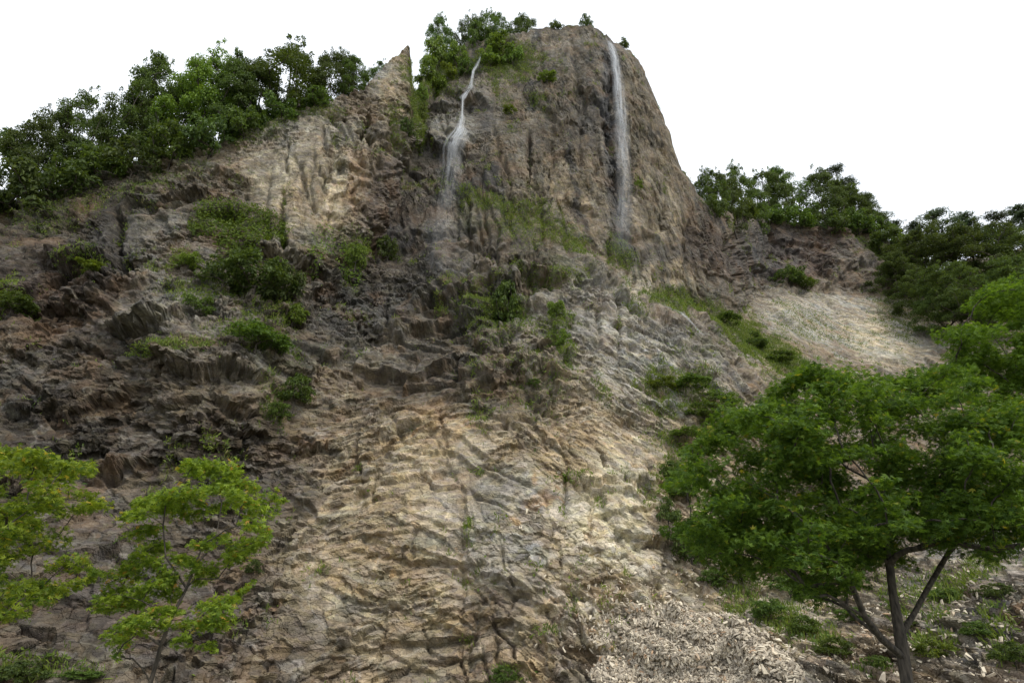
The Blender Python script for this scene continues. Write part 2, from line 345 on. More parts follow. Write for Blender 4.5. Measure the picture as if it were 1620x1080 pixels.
# ledges, overhangs and cracks that can be made out one by one: (points, depth, width px)
LEDGES = [
 ([(205,548),(255,572),(300,590),(360,585),(420,606)],2.2,22),([(60,640),(110,655),(150,640),(200,620),(225,600)],1.6,24),([(0,650),(60,640)],1.6,26),
 ([(75,705),(120,715),(180,700)],.9,16),([(330,610),(370,640),(420,655)],1.1,14),([(420,160),(470,172),(520,182),(575,176)],.8,10),
 ([(640,482),(700,474),(745,462),(790,446),(850,440),(925,448)],1.7,26),([(555,520),(612,534)],.8,10),([(560,385),(620,392),(680,372)],1.1,16),
 ([(700,148),(735,158),(775,160)],1.5,20),([(655,218),(700,236),(752,222)],1.6,26),([(890,120),(935,140),(960,146)],1.0,14),([(760,285),(800,300),(850,330)],.8,14),
 ([(905,400),(960,452),(1040,500),(1088,520)],.9,12),([(1088,522),(1130,560),(1180,590),(1235,625)],.7,12),
 ([(885,768),(950,760),(1040,766),(1085,800)],.8,10),([(960,820),(1000,845),(1060,852),(1100,878),(1140,905)],.8,12),([(1040,870),(1080,905),(1130,945)],.6,8),
 ([(905,905),(950,895),(1000,868)],.55,8),([(912,930),(960,905),(1000,925),(1030,955)],.5,8),([(955,960),(1000,985),(1050,1010)],.6,10),
 ([(740,770),(735,850),(745,880),(775,905),(800,930)],.6,10),([(770,925),(810,935),(870,940),(910,960)],.55,10),
 ([(560,905),(620,905),(660,920),(720,915)],.55,9),([(590,960),(640,925),(700,940),(750,955)],.45,8),([(620,700),(680,722),(730,716)],.4,7),
 ([(540,860),(560,835),(600,830)],.4,8),([(540,1030),(590,990),(640,960),(700,965)],.5,9),([(760,970),(800,985),(850,1010)],.6,10),([(850,1000),(880,1040),(900,1080)],.5,10),
 ([(1015,540),(1060,566),(1110,600)],.4,7),([(960,520),(1010,548),(1050,575)],.4,7),([(845,520),(870,560),(905,620)],.45,7),([(735,640),(790,660),(830,690)],.5,9),
 ([(690,650),(740,632),(800,600)],.6,12),([(500,1010),(560,1000),(610,1012)],.4,8),([(1100,640),(1160,672),(1220,700)],.45,8),([(380,980),(430,950),(480,952)],.5,9),
 ([(450,900),(490,880),(530,890)],.4,8),([(430,760),(470,748),(520,760)],.5,10),([(1170,430),(1230,440),(1300,450),(1370,440)],.9,10),([(1150,480),(1230,500),(1290,530)],.5,7)]
CRACKS = [([(582,178),(580,205),(585,235)],3.0,8),([(192,330),(190,380),(200,440),(210,460)],1.8,12),([(694,655),(700,690),(715,726)],.5,3.5),([(845,640),(870,680),(905,720),(930,760)],.3,3),
 ([(960,60),(965,150),(970,260),(985,360)],.9,8),([(845,250),(850,300),(865,370)],.9,7),([(1165,350),(1160,400),(1166,470)],1.5,7),([(740,1080),(745,1000),(760,950)],.6,20),
 ([(975,800),(978,860),(960,920)],.3,3),([(560,740),(640,700),(700,690)],.25,3),([(485,640),(520,660),(600,650)],.3,4),([(612,470),(614,535)],.7,4),([(1060,150),(1085,230),(1100,290)],.5,5),
 ([(905,60),(915,180),(925,240)],.5,6),([(1095,330),(1120,400),(1130,470)],.5,5),([(430,250),(420,330),(425,400)],.5,5),([(500,210),(490,290),(500,360)],.4,4),
 ([(640,590),(690,560),(700,600)],.5,12),([(720,520),(760,560),(800,580)],.6,10)]
jx = px+9*fbm(W0/26, 3, 51)+2*vnoise(W0/6, 52); jy = py+9*fbm(W0/26, 3, 53)+2*vnoise(W0/6, 54)
jxw = jx.copy(); jyw = jy.copy()
for cs_, am_ in ((34., 11.), (13., 6.), (6., 3.)):
    _, bid_, _ = facets(np.stack([(px+.4*py)/cs_, (py-.3*px)/cs_/.8, px*0], -1).astype(F32), int(cs_), 0)
    if cs_ > 20: jxw += am_*1.6*(rnd(bid_, 3)-.5); jyw += am_*1.6*(rnd(bid_, 4)-.5)
    jx += am_*(rnd(bid_, 3)-.5); jy += am_*(rnd(bid_, 4)-.5)
jxs = px+.35*(jx-px); jys = py+.35*(jy-py)
rq = np.random.RandomState(99)
def rand_lines(n, x0, x1, y0, y1, ang, dang, l0, l1, a0, a1, w0, w1, out, fan=0.0):
    for _ in range(n):
        x, y = rq.uniform(x0, x1), rq.uniform(y0, y1); th = math.radians(ang+fan*(x-(x0+x1)/2)/(x1-x0)+rq.normal()*dang); l = rq.uniform(l0, l1); pts = [(x, y)]
        for k in range(3):
            th2 = th+rq.normal()*.28; x += math.cos(th2)*l/3; y += math.sin(th2)*l/3; pts.append((x, y))
        out.append((pts, rq.uniform(a0, a1), rq.uniform(w0, w1)))
rand_lines(34, 890, 1130, 410, 610, 38, 5, 60, 190, .25, .6, 4, 7, LEDGES)
rand_lines(26, 410, 630, 170, 400, 80, 16, 50, 140, .4, 1.0, 3, 6, CRACKS)
rand_lines(22, 410, 640, 120, 400, 20, 25, 40, 110, .3, .9, 5, 9, LEDGES)
rand_lines(34, 1030, 1230, 560, 700, 36, 6, 60, 150, .3, .7, 4, 7, LEDGES)
rand_lines(64, 480, 860, 620, 1060, 0, 22, 50, 190, .2, .65, 3.5, 7.5, LEDGES, 50)
rand_lines(60, 860, 1180, 700, 1010, 38, 24, 40, 150, .25, .7, 3.5, 7.5, LEDGES)
rand_lines(46, 560, 1080, 640, 1040, 70, 26, 40, 150, .3, .7, 2, 3.6, CRACKS)
rand_lines(46, 0, 460, 320, 760, 10, 22, 50, 150, .4, 1.1, 8, 16, LEDGES)
rand_lines(30, 660, 900, 420, 640, 14, 25, 40, 140, .3, .9, 7, 13, LEDGES)
rand_lines(60, 680, 1120, 70, 430, 86, 6, 50, 180, .3, .9, 2, 5, CRACKS)
rand_lines(26, 680, 1080, 90, 400, 25, 25, 30, 100, .3, .8, 4, 8, LEDGES)
_rd = np.array([(895,392),(935,417),(980,454),(1040,494),(1085,514),(1130,552),(1170,582),(1230,620)], float)
_tt = np.linspace(0, 1, len(_rd))
for _k, _o in enumerate((5, 11, 18, 27, 36, 48, 60, 75, 92)):
    for _j in range(3):
        a0 = rq.uniform(-.1, .75); a1 = a0+rq.uniform(.25, .5); ts = np.clip(np.linspace(a0, a1, 6), 0, 1)
        LEDGES.append(([(np.interp(t_, _tt, _rd[:, 0])-_o*.62+rq.normal()*2, np.interp(t_, _tt, _rd[:, 1])+_o*.8+rq.normal()*2) for t_ in ts], rq.uniform(.35, .75), rq.uniform(3.5, 6)))
rand_lines(24, 1160, 1420, 360, 460, 10, 25, 40, 110, .6, 1.4, 5, 9, LEDGES)
rand_lines(20, 1170, 1480, 480, 590, 22, 10, 50, 140, .3, .7, 4, 7, LEDGES)
rand_lines(26, 1250, 1620, 860, 1070, 34, 8, 60, 160, .15, .4, 5, 9, LEDGES)
for pts, amp, wd in LEDGES:
    a = np.array(pts); m = np.where((px > a[:, 0].min()-6*wd) & (px < a[:, 0].max()+6*wd) & (py > a[:, 1].min()-6*wd) & (py < a[:, 1].max()+6*wd))[0]
    big_ = wd > 11; d, s, t = pl_dist((jxw if big_ else jxs if wd < 8 else jx)[m], (jyw if big_ else jys if wd < 8 else jy)[m], pts); sd = d*s; mod = t*(.75+.5*nz[m])
    H[m] += amp*mod*np.where(sd > 0, -.75*np.exp(-np.abs(sd)/wd)*(1-np.exp(-np.abs(sd)/(.22*wd))), .5*np.exp(np.minimum(sd, 0)/(1.6*wd)))
for pts, amp, wd in CRACKS:
    a = np.array(pts); m = np.where((px > a[:, 0].min()-5*wd) & (px < a[:, 0].max()+5*wd) & (py > a[:, 1].min()-5*wd) & (py < a[:, 1].max()+5*wd))[0]
    d, s, t = pl_dist((jxs if wd < 7 else jx)[m], (jys if wd < 7 else jy)[m], pts)
    H[m] -= amp*t*np.exp(-d/(.55*wd))
# smoother, water-worn or earthy places
flat = np.clip(.75*blob(1260,950,130,70,25)+.6*blob(1100,880,60,40,35)+.55*blob(700,850,110,70)+.4*blob(430,880,90,100)+.6*blob(1250,580,90,50)+.5*blob(1100,1060,120,70)+.4*blob(900,860,60,90), 0, .85)
H *= (1-flat*.75)
edge_damp = np.ones(shp, F32); edge_damp[:, :30] = np.linspace(.35, 1, 30)[None, :]
H = (H.reshape(shp)*edge_damp).ravel()
H = blur(H.reshape(*shp), 1).ravel()
P1 = P+Nn*H[:, None]
Nf = grid_normals(P1)
if Nf[..., 1].mean() > 0: Nf = -Nf
Nf = blur(blur(Nf, 2), 1); Nf /= np.linalg.norm(Nf, axis=-1, keepdims=True)+1e-9; Nf = Nf.reshape(-1, 3).astype(F32)
warpf = np.stack([fbm(P1/.5, 2, 13), fbm(P1/.5, 2, 14), fbm(P1/.5, 2, 18)], -1).astype(F32)
H2 = np.zeros(len(P), F32); rock_pass(P1, (2, 3), H2)
H2 += .03*fbm(P1/.35, 3, 95)
P1 = P1+Nf*(H2*(1-flat*.55))[:, None]
print('fine', round(time.time()-T00, 1))
print('disp', time.time()-T00)

# ------------------------------------------------------------------ stone colours by place, part of the left side's shade included
C = dict(tan=(.36,.29,.205), pale=(.56,.49,.375), warm=(.40,.30,.19), grey=(.29,.265,.235), gbrown=(.20,.16,.12), dark=(.09,.072,.058), purple=(.11,.075,.062),
         black=(.045,.042,.045), rust=(.42,.22,.09), olive=(.10,.105,.045), pgrey=(.20,.182,.165), lgrey=(.40,.37,.33), soil=(.17,.12,.085))
base = np.array(C['gbrown'], F32)
colr = np.repeat(base[None, :], len(px), 0)
wet = np.zeros(len(px), F32)
BL = [ # x, y, rx, ry, rot, colour, strength
 (800,850,420,230,0,'tan',.95),(950,700,260,120,20,'tan',.8),(640,760,140,120,0,'tan',.8),(1000,600,160,60,35,'lgrey',.8),(1100,620,120,40,35,'lgrey',.8),(1150,720,120,60,35,'tan',.7),
 (945,880,90,140,10,'pale',1.0),(950,870,50,90,10,'pale',.9),(1020,980,70,40,35,'pale',.9),(940,810,60,40,0,'pale',.9),(860,800,60,60,0,'lgrey',.6),(820,900,70,60,0,'lgrey',.5),(700,740,90,50,0,'tan',.6),(700,700,50,60,0,'warm',.7),
 (760,820,120,110,0,'lgrey',.45),(960,925,50,35,0,'warm',.9),(1130,900,90,50,35,'tan',.8),(1250,960,160,80,25,'tan',.85),(500,900,120,120,0,'tan',.65),(600,1010,100,70,0,'tan',.7),(560,640,110,60,-25,'gbrown',.8),(660,600,100,60,-20,'dark',.55),
 (480,1040,80,50,0,'gbrown',.7),(760,1030,60,70,10,'soil',.5),(780,960,50,40,0,'dark',.6),(850,1050,50,50,40,'warm',.5),(600,840,70,60,0,'warm',.5),(900,720,60,60,0,'warm',.5),(790,770,60,40,0,'grey',.6),
 (1100,560,130,25,35,'grey',.8),(960,470,90,30,38,'grey',.9),(1010,530,100,30,38,'lgrey',.8),(870,500,90,60,0,'grey',.8),(700,470,130,50,0,'pgrey',.6),(700,420,60,40,0,'pgrey',.6),(760,610,120,50,15,'dark',.6),
 (380,760,140,90,0,'pgrey',.5),(640,420,100,60,0,'dark',.5),(740,500,70,50,0,'dark',.5),(560,440,80,60,0,'dark',.6),
 # left
 (80,600,200,60,0,'dark',.45),(60,400,120,60,0,'dark',.5),(230,700,200,60,0,'dark',.5),
 (90,470,150,90,0,'purple',.85),(60,520,80,30,-20,'rust',.25),(30,620,90,50,0,'pgrey',.6),(90,660,120,50,0,'dark',.6),(260,500,110,45,0,'lgrey',.55),(300,470,80,40,0,'grey',.6),(380,600,90,30,0,'grey',.6),(320,640,110,50,0,'gbrown',.7),
 (100,720,160,60,0,'dark',.7),(350,700,150,60,0,'dark',.8),(150,900,260,150,0,'pgrey',.5),(250,950,200,150,0,'purple',.45),(50,800,120,90,0,'dark',.5),(400,780,120,60,0,'dark',.6),(560,490,90,60,0,'black',.65),(480,540,60,50,0,'dark',.7),
 (580,520,45,35,0,'pgrey',.5),(120,330,130,50,0,'dark',.75),(180,400,50,70,0,'black',.5),(250,370,60,60,0,'grey',.7),(300,290,90,40,-10,'gbrown',.8),(250,440,60,50,0,'grey',.5),(350,420,60,40,0,'grey',.5),
 (500,300,110,110,0,'tan',.6),(440,280,30,60,15,'pale',.55),(500,320,60,60,0,'warm',.7),(540,300,30,50,0,'pale',.4),(560,290,20,60,10,'rust',.45),(430,210,60,30,0,'grey',.7),(540,200,60,40,0,'grey',.5),(625,140,26,60,0,'warm',.55),(600,110,16,30,20,'grey',.8),
 (480,380,70,30,0,'grey',.5),(520,400,60,40,0,'olive',.3),
 # centre gully and tower
 (620,330,70,90,0,'purple',.85),(680,300,70,60,0,'dark',.8),(640,380,60,50,0,'dark',.6),(700,190,60,50,0,'pgrey',.6),(715,205,45,30,0,'lgrey',.75),(755,150,35,30,0,'lgrey',.5),(745,172,25,14,0,'dark',.9),(770,190,14,40,0,'black',.6),(690,235,50,12,15,'black',.7),
 (700,360,50,30,0,'pgrey',.6),(800,330,80,40,10,'gbrown',.7),(760,280,40,40,0,'dark',.6),(860,120,110,60,0,'gbrown',.6),(850,80,80,30,0,'grey',.4),(880,250,100,110,0,'gbrown',.7),(900,300,60,60,0,'tan',.5),(880,200,50,60,0,'dark',.5),
 (930,180,25,70,0,'black',.5),(966,110,16,60,0,'black',.85),(966,230,12,120,0,'black',.8),(975,320,12,80,0,'black',.7),(1000,200,20,150,0,'tan',.35),(1020,160,30,70,15,'gbrown',.6),(1050,260,40,70,15,'tan',.5),(1040,330,50,60,0,'tan',.65),
 (1050,440,80,35,0,'pale',.6),(1070,430,40,30,0,'warm',.85),(1040,400,70,14,0,'black',.5),(990,390,18,40,0,'black',.5),(1110,380,40,70,10,'purple',.7),(1140,430,30,50,0,'purple',.7),(1130,450,30,20,40,'grey',.5),(940,350,50,40,0,'tan',.4),(820,400,120,35,10,'dark',.5),
 # right
 (1270,410,170,60,0,'purple',.95),(1220,400,60,55,0,'black',.5),(1360,420,60,40,0,'grey',.45),(1400,380,50,30,0,'dark',.5),(1230,448,14,14,0,'pale',.8),(1340,455,150,20,5,'soil',.8),(1340,510,150,50,20,'lgrey',.8),(1400,540,80,35,20,'pale',.6),
 (1240,510,60,30,30,'lgrey',.6),(1220,560,60,40,30,'tan',.5),(1450,520,60,60,0,'grey',.5),(1500,960,140,110,30,'pgrey',.6),(1560,880,90,40,35,'lgrey',.6),(1400,1000,120,60,30,'gbrown',.6),(1130,1040,170,50,10,'pale',.6),
]
bn = fbm(P/2.0, 4, 200); bn2 = fbm(P/.6, 3, 210)
for x, y, rx, ry, rot, cn, st in BL:
    m = np.where((np.abs(px-x) < 2.2*max(rx, ry)+20) & (np.abs(py-y) < 2.2*max(rx, ry)+20))[0]
    a = math.radians(rot); X = wx_[m]-x; Y = wy_[m]-y
    u = (X*math.cos(a)+Y*math.sin(a))/rx; v = (-X*math.sin(a)+Y*math.cos(a))/ry
    g = np.exp(-(u*u+v*v)*1.1); wgt = st*sstep(.12, .75, g+.38*bn[m]+.2*bn2[m]+.12*TINT[m])
    colr[m] += wgt[:, None]*(np.array(C[cn], F32)-colr[m])
    if cn in ('black',): wet[m] = np.maximum(wet[m], wgt)
# vertical staining on the tower, moss on gentler rock, lime and rust in patches
st_ = fbm(np.stack([P[:, 0]/.9, P[:, 1]/.9, P[:, 2]/9], -1)+warpv*.3, 4, 300)
stw = zones['tower']
colr *= (1+stw*.55*st_)[:, None]
colr[:] += (stw*sstep(.18, .5, fbm(np.stack([P[:, 0]/1.6, P[:, 1]/1.6, P[:, 2]/12], -1)+warpv*.4, 3, 320))*.85)[:, None]*(np.array(C['black'])*1.3-colr)
mossf = np.zeros(len(px), F32)
for x, y, rx, ry, k in [(790,490,60,40,.8),(860,430,90,50,.6),(880,520,40,60,.6),(780,340,100,40,.7),(900,370,60,40,.7),(860,300,60,60,.4),(980,410,40,40,.7),(430,640,60,60,.5),(60,340,90,40,.6),(250,280,120,30,.5),(520,380,50,40,.6),
                        (850,620,80,70,.35),(450,560,80,40,.6),(560,450,60,40,.4),(1180,540,80,30,.9),(1080,470,60,20,.9),(1250,590,60,30,.7),(1100,680,90,70,.5),(1420,400,60,40,.5),(660,160,25,60,.9),(700,100,60,30,.7),(800,90,60,40,.7),(840,160,70,40,.4),(1300,980,120,70,.35),(1450,950,160,120,.4),(300,560,90,20,.6),(30,960,100,60,.2)]:
    mossf = np.maximum(mossf, k*blob(x, y, rx, ry))
mm = sstep(.15, .6, mossf*(.75+.9*bn+.5*bn2))
mm = np.maximum(mm, .5*sstep(.35, .7, bn+.2*bn2)*(LAY < 2))*.75
colr += mm[:, None]*(np.array(C['olive'], F32)-colr)
colr *= (1+.95*TINT)[:, None]
hw = np.array([.10, -.01, -.14], F32)
colr *= 1+np.clip(HUE, -1, 1)[:, None]*hw
rs = sstep(.42, .7, fbm(P/1.1+warpv, 4, 400))*.5*(1-mm)*np.clip(colr.mean(1)/.25, 0, 1)
colr += rs[:, None]*(np.array(C['rust'])-colr)
vein = sstep(.94, .99, 1-np.abs(fbm(P/1.7+warpv*.8, 3, 410)))*.35
colr += vein[:, None]*(np.array(C['lgrey'])-colr)
stone = np.ones(len(px), F32)      # darkens left and upper rock: dimmer light painted in beside the stone's own tone
stone *= 1-.42*sstep(560, 300, wx_+40*bn)*sstep(230, 330, wy_)*(LAY == 0)*(1-.7*mm)
stone *= 1-.27*(LAY == 1)
stone *= 1-.42*(LAY == 0)*blob(680, 470, 210, 110)-.22*(LAY == 0)*blob(760,620,160,60)
stone *= 1-.35*farcl*sstep(345, 360, py)
grey_ = colr.mean(1, keepdims=True); colr = colr+(grey_*np.array([1.03, 1.0, .93])-colr)*(.04+.2*(LAY == 1)+.25*(LAY == 0)*sstep(640, 560, wy_))[:, None]
colr = np.clip(colr*stone[:, None]*np.array([.97, .975, .91]), .012, .75)
for x, y, rx, ry, k in [(730,160,50,90,.9),(700,260,60,60,.8),(690,360,40,60,.8),(690,430,50,50,.7),(970,250,22,200,.9),(1000,400,40,40,.7),(1100,525,80,14,1)]:
    wet = np.maximum(wet, k*blob(x, y, rx, ry))
colr *= (1-.28*wet)[:, None]
print('colour', time.time()-T00)

# roll the surface back over the top so that the rock has a crown behind its skyline
NB = 14
G = P1.reshape(*shp, 3); top = G[:, 0]
dirn = top[:, :2]-CAM[:2]; dirn = dirn/np.linalg.norm(dirn, axis=1, keepdims=True)
steps = np.cumsum(np.r_[.25, .35, .5, .8, 1.1, 1.5, 2, 2.5, 3, 4, 5, 7, 9, 12])
back = np.zeros((len(us), NB, 3), F32)
for k, s in enumerate(steps):
    q = top.copy(); q[:, :2] += dirn*s; q[:, 2] += -.02*s-.004*s*s
    q[:, 2] += (.10*min(s, 3))*fbm(q/1.5, 3, 500)
    back[:, k] = q
back = back[:, ::-1]
G = np.concatenate([back, G], 1)
def ext(A, fill=None):
    A = A.reshape(*shp, -1); t0 = np.repeat(A[:, :1], NB, 1); 
    return np.concatenate([t0, A], 1)
Cg = ext(colr); Wg = ext(wet)[..., 0]; Lg = ext(LAY.astype(F32))[..., 0]; PYg = ext(py)[..., 0]; PXg = ext(px)[..., 0]
Cg[:, :NB] = np.array(C['olive'])
nu, nv = G.shape[:2]
ii = np.arange(nu*nv).reshape(nu, nv)
quads = np.stack([ii[:-1, :-1], ii[:-1, 1:], ii[1:, 1:], ii[1:, :-1]], -1).reshape(-1, 4)
lay_q = Lg[:-1, :-1].ravel(); pyq = PYg[:-1, :-1].ravel(); pxq = PXg[:-1, :-1].ravel()
far_q = (lay_q == 2) & (pyq < 470) & (pxq > 1100)
hill_q = (lay_q == 2) & ~far_q
main_q = ~far_q & ~hill_q
GV = G.reshape(-1, 3); GC = np.concatenate([Cg.reshape(-1, 3), np.ones((nu*nv, 1))], 1); GW = Wg.ravel()
def sub_surface(name, mask, label):
    q = quads[mask]; used, inv = np.unique(q, return_inverse=True); q = inv.reshape(-1, 4)
    o = mesh_from(name, GV[used], q, M_ROCK, attrs={'col': ('FLOAT_COLOR', 'POINT', GC[used]), 'wet': ('FLOAT', 'POINT', GW[used])})
    tag(o, label, None, None, 'structure'); return o
sub_surface('cliff', main_q, 'tall brown and tan rock cliff that fills the view')
sub_surface('far_cliff', far_q, 'dark purple brown rock wall behind the tall cliff on the right')
sub_surface('hillside', hill_q, 'pale eroded slope and grassy gully below the dark rock wall')
print('mesh', time.time()-T00)

# lookups on the finished surface
GP1 = P1.reshape(*shp, 3); GN1 = grid_normals(P1); GN1 = blur(GN1, 3)
if GN1[..., 1].mean() > 0: GN1 = -GN1
GN1 /= np.linalg.norm(GN1, axis=-1, keepdims=True)+1e-9
def surf(x, y, near=False):
    """point and normal of the rock at photo position x,y"""
    iu = int(np.clip(np.searchsorted(us, x), 1, len(us)-1)); t = (y-skyl[iu])/(1092-skyl[iu])
    iv = int(np.clip(np.searchsorted(PY[iu], y), 0, NV-1)); return GP1[iu, iv].copy(), GN1[iu, iv].copy()

# ------------------------------------------------------------------ valley ground in front of the cliff
def ground_material():
    m, N, L = new_mat('ground_soil')
    o = N.new('ShaderNodeOutputMaterial'); p = N.new('ShaderNodeBsdfPrincipled'); p.inputs['Roughness'].default_value = .95
    n = N.new('ShaderNodeTexNoise'); n.inputs['Scale'].default_value = 1.2; n.inputs['Detail'].default_value = 8
    tc = N.new('ShaderNodeTexCoord'); L.new(tc.outputs['Object'], n.inputs['Vector'])
    r = N.new('ShaderNodeValToRGB'); r.color_ramp.elements[0].position = .4; r.color_ramp.elements[1].position = .6
    r.color_ramp.elements[0].color = (.05, .08, .02, 1); r.color_ramp.elements[1].color = (.2, .17, .12, 1)
    L.new(n.outputs['Fac'], r.inputs[0]); L.new(r.outputs[0], p.inputs['Base Color']); L.new(p.outputs[0], o.inputs[0]); return m
gx = np.concatenate([[-1500,-600,-250,-120], np.linspace(-60, 60, 90), [120,250,600,1500]]); gy = np.concatenate([[-1500,-500,-150,-60], np.linspace(-25, 45, 70), [90,200,600,1500]])
GX, GY = np.meshgrid(gx, gy, indexing='ij'); gv = np.stack([GX, GY, GX*0], -1).reshape(-1, 3).astype(F32)
gv[:, 2] = .12*fbm(gv/3.0, 3, 600)*(np.abs(gv[:, 0]) < 61)*(gv[:, 1] > -26)*(gv[:, 1] < 46)
gi = np.arange(len(gv)).reshape(len(gx), len(gy)); gq = np.stack([gi[:-1, :-1], gi[1:, :-1], gi[1:, 1:], gi[:-1, 1:]], -1).reshape(-1, 4)
tag(mesh_from('ground', gv, gq, ground_material(), smooth=True), 'grassy soil ground in front of the cliff', kind='structure')
# ------------------------------------------------------------------ foliage
def leaf_material(name, dark, light, trans=.4, rough=.55, vary=.25, autumn=None, apos=.965):
    m, N, L = new_mat(name)
    o = N.new('ShaderNodeOutputMaterial'); a = N.new('ShaderNodeAttribute'); a.attribute_name = 'tint'
    oi = N.new('ShaderNodeObjectInfo')
    r = N.new('ShaderNodeValToRGB'); cr = r.color_ramp
    cr.elements[0].color = (*dark, 1); cr.elements[0].position = 0.0
    cr.elements[1].color = (*light, 1); cr.elements[1].position = apos-.025
    if autumn:
        e = cr.elements.new(apos); e.color = (*autumn, 1)
    L.new(a.outputs['Fac'], r.inputs[0])
    hs = N.new('ShaderNodeHueSaturation'); L.new(r.outputs[0], hs.inputs['Color'])
    for k, (lo, hi) in (('Value', (1-vary, 1+vary)), ('Hue', (.5-.018, .5+.012))):
        q = N.new('ShaderNodeMapRange'); q.inputs[3].default_value = lo; q.inputs[4].default_value = hi
        L.new(oi.outputs['Random'], q.inputs[0]); L.new(q.outputs[0], hs.inputs[k])
    p = N.new('ShaderNodeBsdfPrincipled'); p.inputs['Roughness'].default_value = rough; p.inputs['Specular IOR Level'].default_value = .25
    t = N.new('ShaderNodeBsdfTranslucent'); mx = N.new('ShaderNodeMixShader'); mx.inputs[0].default_value = trans
    g = N.new('ShaderNodeMix'); g.data_type = 'RGBA'; g.blend_type = 'MULTIPLY'; g.inputs[0].default_value = 1; g.inputs[7].default_value = (1.5, 1.45, .6, 1)
    L.new(hs.outputs[0], g.inputs[6]); L.new(g.outputs[2], t.inputs[0]); L.new(hs.outputs[0], p.inputs['Base Color'])
    L.new(p.outputs[0], mx.inputs[1]); L.new(t.outputs[0], mx.inputs[2]); L.new(mx.outputs[0], o.inputs[0]); return m
def bark_material():
    m, N, L = new_mat('bark')
    o = N.new('ShaderNodeOutputMaterial'); p = N.new('ShaderNodeBsdfPrincipled'); p.inputs['Roughness'].default_value = .9
    n = N.new('ShaderNodeTexNoise'); n.inputs['Scale'].default_value = 9; n.inputs['Detail'].default_value = 6
    tc = N.new('ShaderNodeTexCoord'); mp = N.new('ShaderNodeMapping'); mp.inputs['Scale'].default_value = (3, 3, .6)
    L.new(tc.outputs['Object'], mp.inputs[0]); L.new(mp.outputs[0], n.inputs['Vector'])
    r = N.new('ShaderNodeValToRGB'); r.color_ramp.elements[0].position = .35; r.color_ramp.elements[1].position = .68
    r.color_ramp.elements[0].color = (.022, .018, .014, 1); r.color_ramp.elements[1].color = (.10, .083, .065, 1)
    b = N.new('ShaderNodeBump'); b.inputs['Strength'].default_value = .7; b.inputs['Distance'].default_value = .03
    L.new(n.outputs['Fac'], r.inputs[0]); L.new(r.outputs[0], p.inputs['Base Color']); L.new(n.outputs['Fac'], b.inputs['Height']); L.new(b.outputs[0], p.inputs['Normal'])
    L.new(p.outputs[0], o.inputs[0]); return m
M_BARK = bark_material()
M_LEAF = leaf_material('leaf_broad', (.036, .066, .014), (.115, .175, .034), .4)
M_LEAFD = leaf_material('leaf_dark', (.036, .064, .018), (.11, .16, .04), .4)
M_LEAFB = leaf_material('leaf_bright', (.06, .11, .017), (.19, .265, .04), .4)
M_PINE = leaf_material('leaf_pine', (.04, .065, .038), (.09, .125, .065), .25)
M_MAPLE = leaf_material('leaf_maple', (.032, .066, .010), (.125, .19, .026), .45, autumn=(.26, .22, .03), apos=.996)
M_MAPLEY = leaf_material('leaf_maple_young', (.065, .12, .014), (.27, .35, .042), .45, autumn=(.40, .24, .05), apos=.992)
M_MAPLER = leaf_material('leaf_maple_fresh', (.05, .115, .013), (.15, .27, .035), .45)
M_MAPLEO = leaf_material('leaf_maple_gold', (.045, .085, .010), (.23, .27, .030), .45, autumn=(.40, .28, .05), apos=.985)
M_GRASS = leaf_material('grass_blade', (.045, .09, .016), (.21, .26, .05), .3, autumn=(.30, .25, .12))

def unit(v): return v/(np.linalg.norm(v, axis=-1, keepdims=True)+1e-9)
def leaves(C_, size, rg, kind='quad', up=.6, nrm=None):
    """leaf blades centred on C_. returns verts, faces, per-face tint"""
    n = len(C_); sz = (size*rg.uniform(.65, 1.25, n))[:, None]
    N_ = unit(rg.normal(size=(n, 3))+np.array([0, 0, up*1.6])+(0 if nrm is None else nrm*1.2))
    T = unit(np.cross(N_, rg.normal(size=(n, 3)))); B = np.cross(N_, T)
    tint = rg.uniform(0, 1, n)
    if kind == 'quad':
        d = .12*N_*sz
        V = np.stack([C_-T*sz*.55, C_+B*sz*.3+d, C_+T*sz*.6, C_-B*sz*.3+d], 1).reshape(-1, 3)
        Fq = np.arange(4*n).reshape(n, 4); return V, Fq, tint
    if kind == 'needle':
        V = np.stack([C_-T*sz*.6, C_+B*sz*.09, C_+T*sz*.6, C_-B*sz*.09], 1).reshape(-1, 3)
        return V, np.arange(4*n).reshape(n, 4), tint
    vs, fs = [], []       # maple: five narrow lobes fanning from the leaf base
    vs.append(C_-T*sz*.25)
    for k, (ang, ln) in enumerate(((-78, .48), (-40, .72), (0, .88), (40, .72), (78, .48))):
        a = math.radians(ang); D = T*math.cos(a)+B*math.sin(a); S = -T*math.sin(a)+B*math.cos(a)
        base = C_-T*sz*.25
        vs += [base+(D*.42-S*.13)*sz*ln, base+(D*1.0)*sz*ln-N_*sz*.10, base+(D*.42+S*.13)*sz*ln]
        fs.append(np.stack([np.full(n, 0), np.full(n, 1+3*k), np.full(n, 2+3*k), np.full(n, 3+3*k)], 1))
    V = np.stack(vs, 1); st = V.shape[1]
    Fq = (np.stack(fs, 1)+(np.arange(n)*st)[:, None, None]).reshape(-1, 4)
    return V.reshape(-1, 3), Fq, np.repeat(tint, 5)
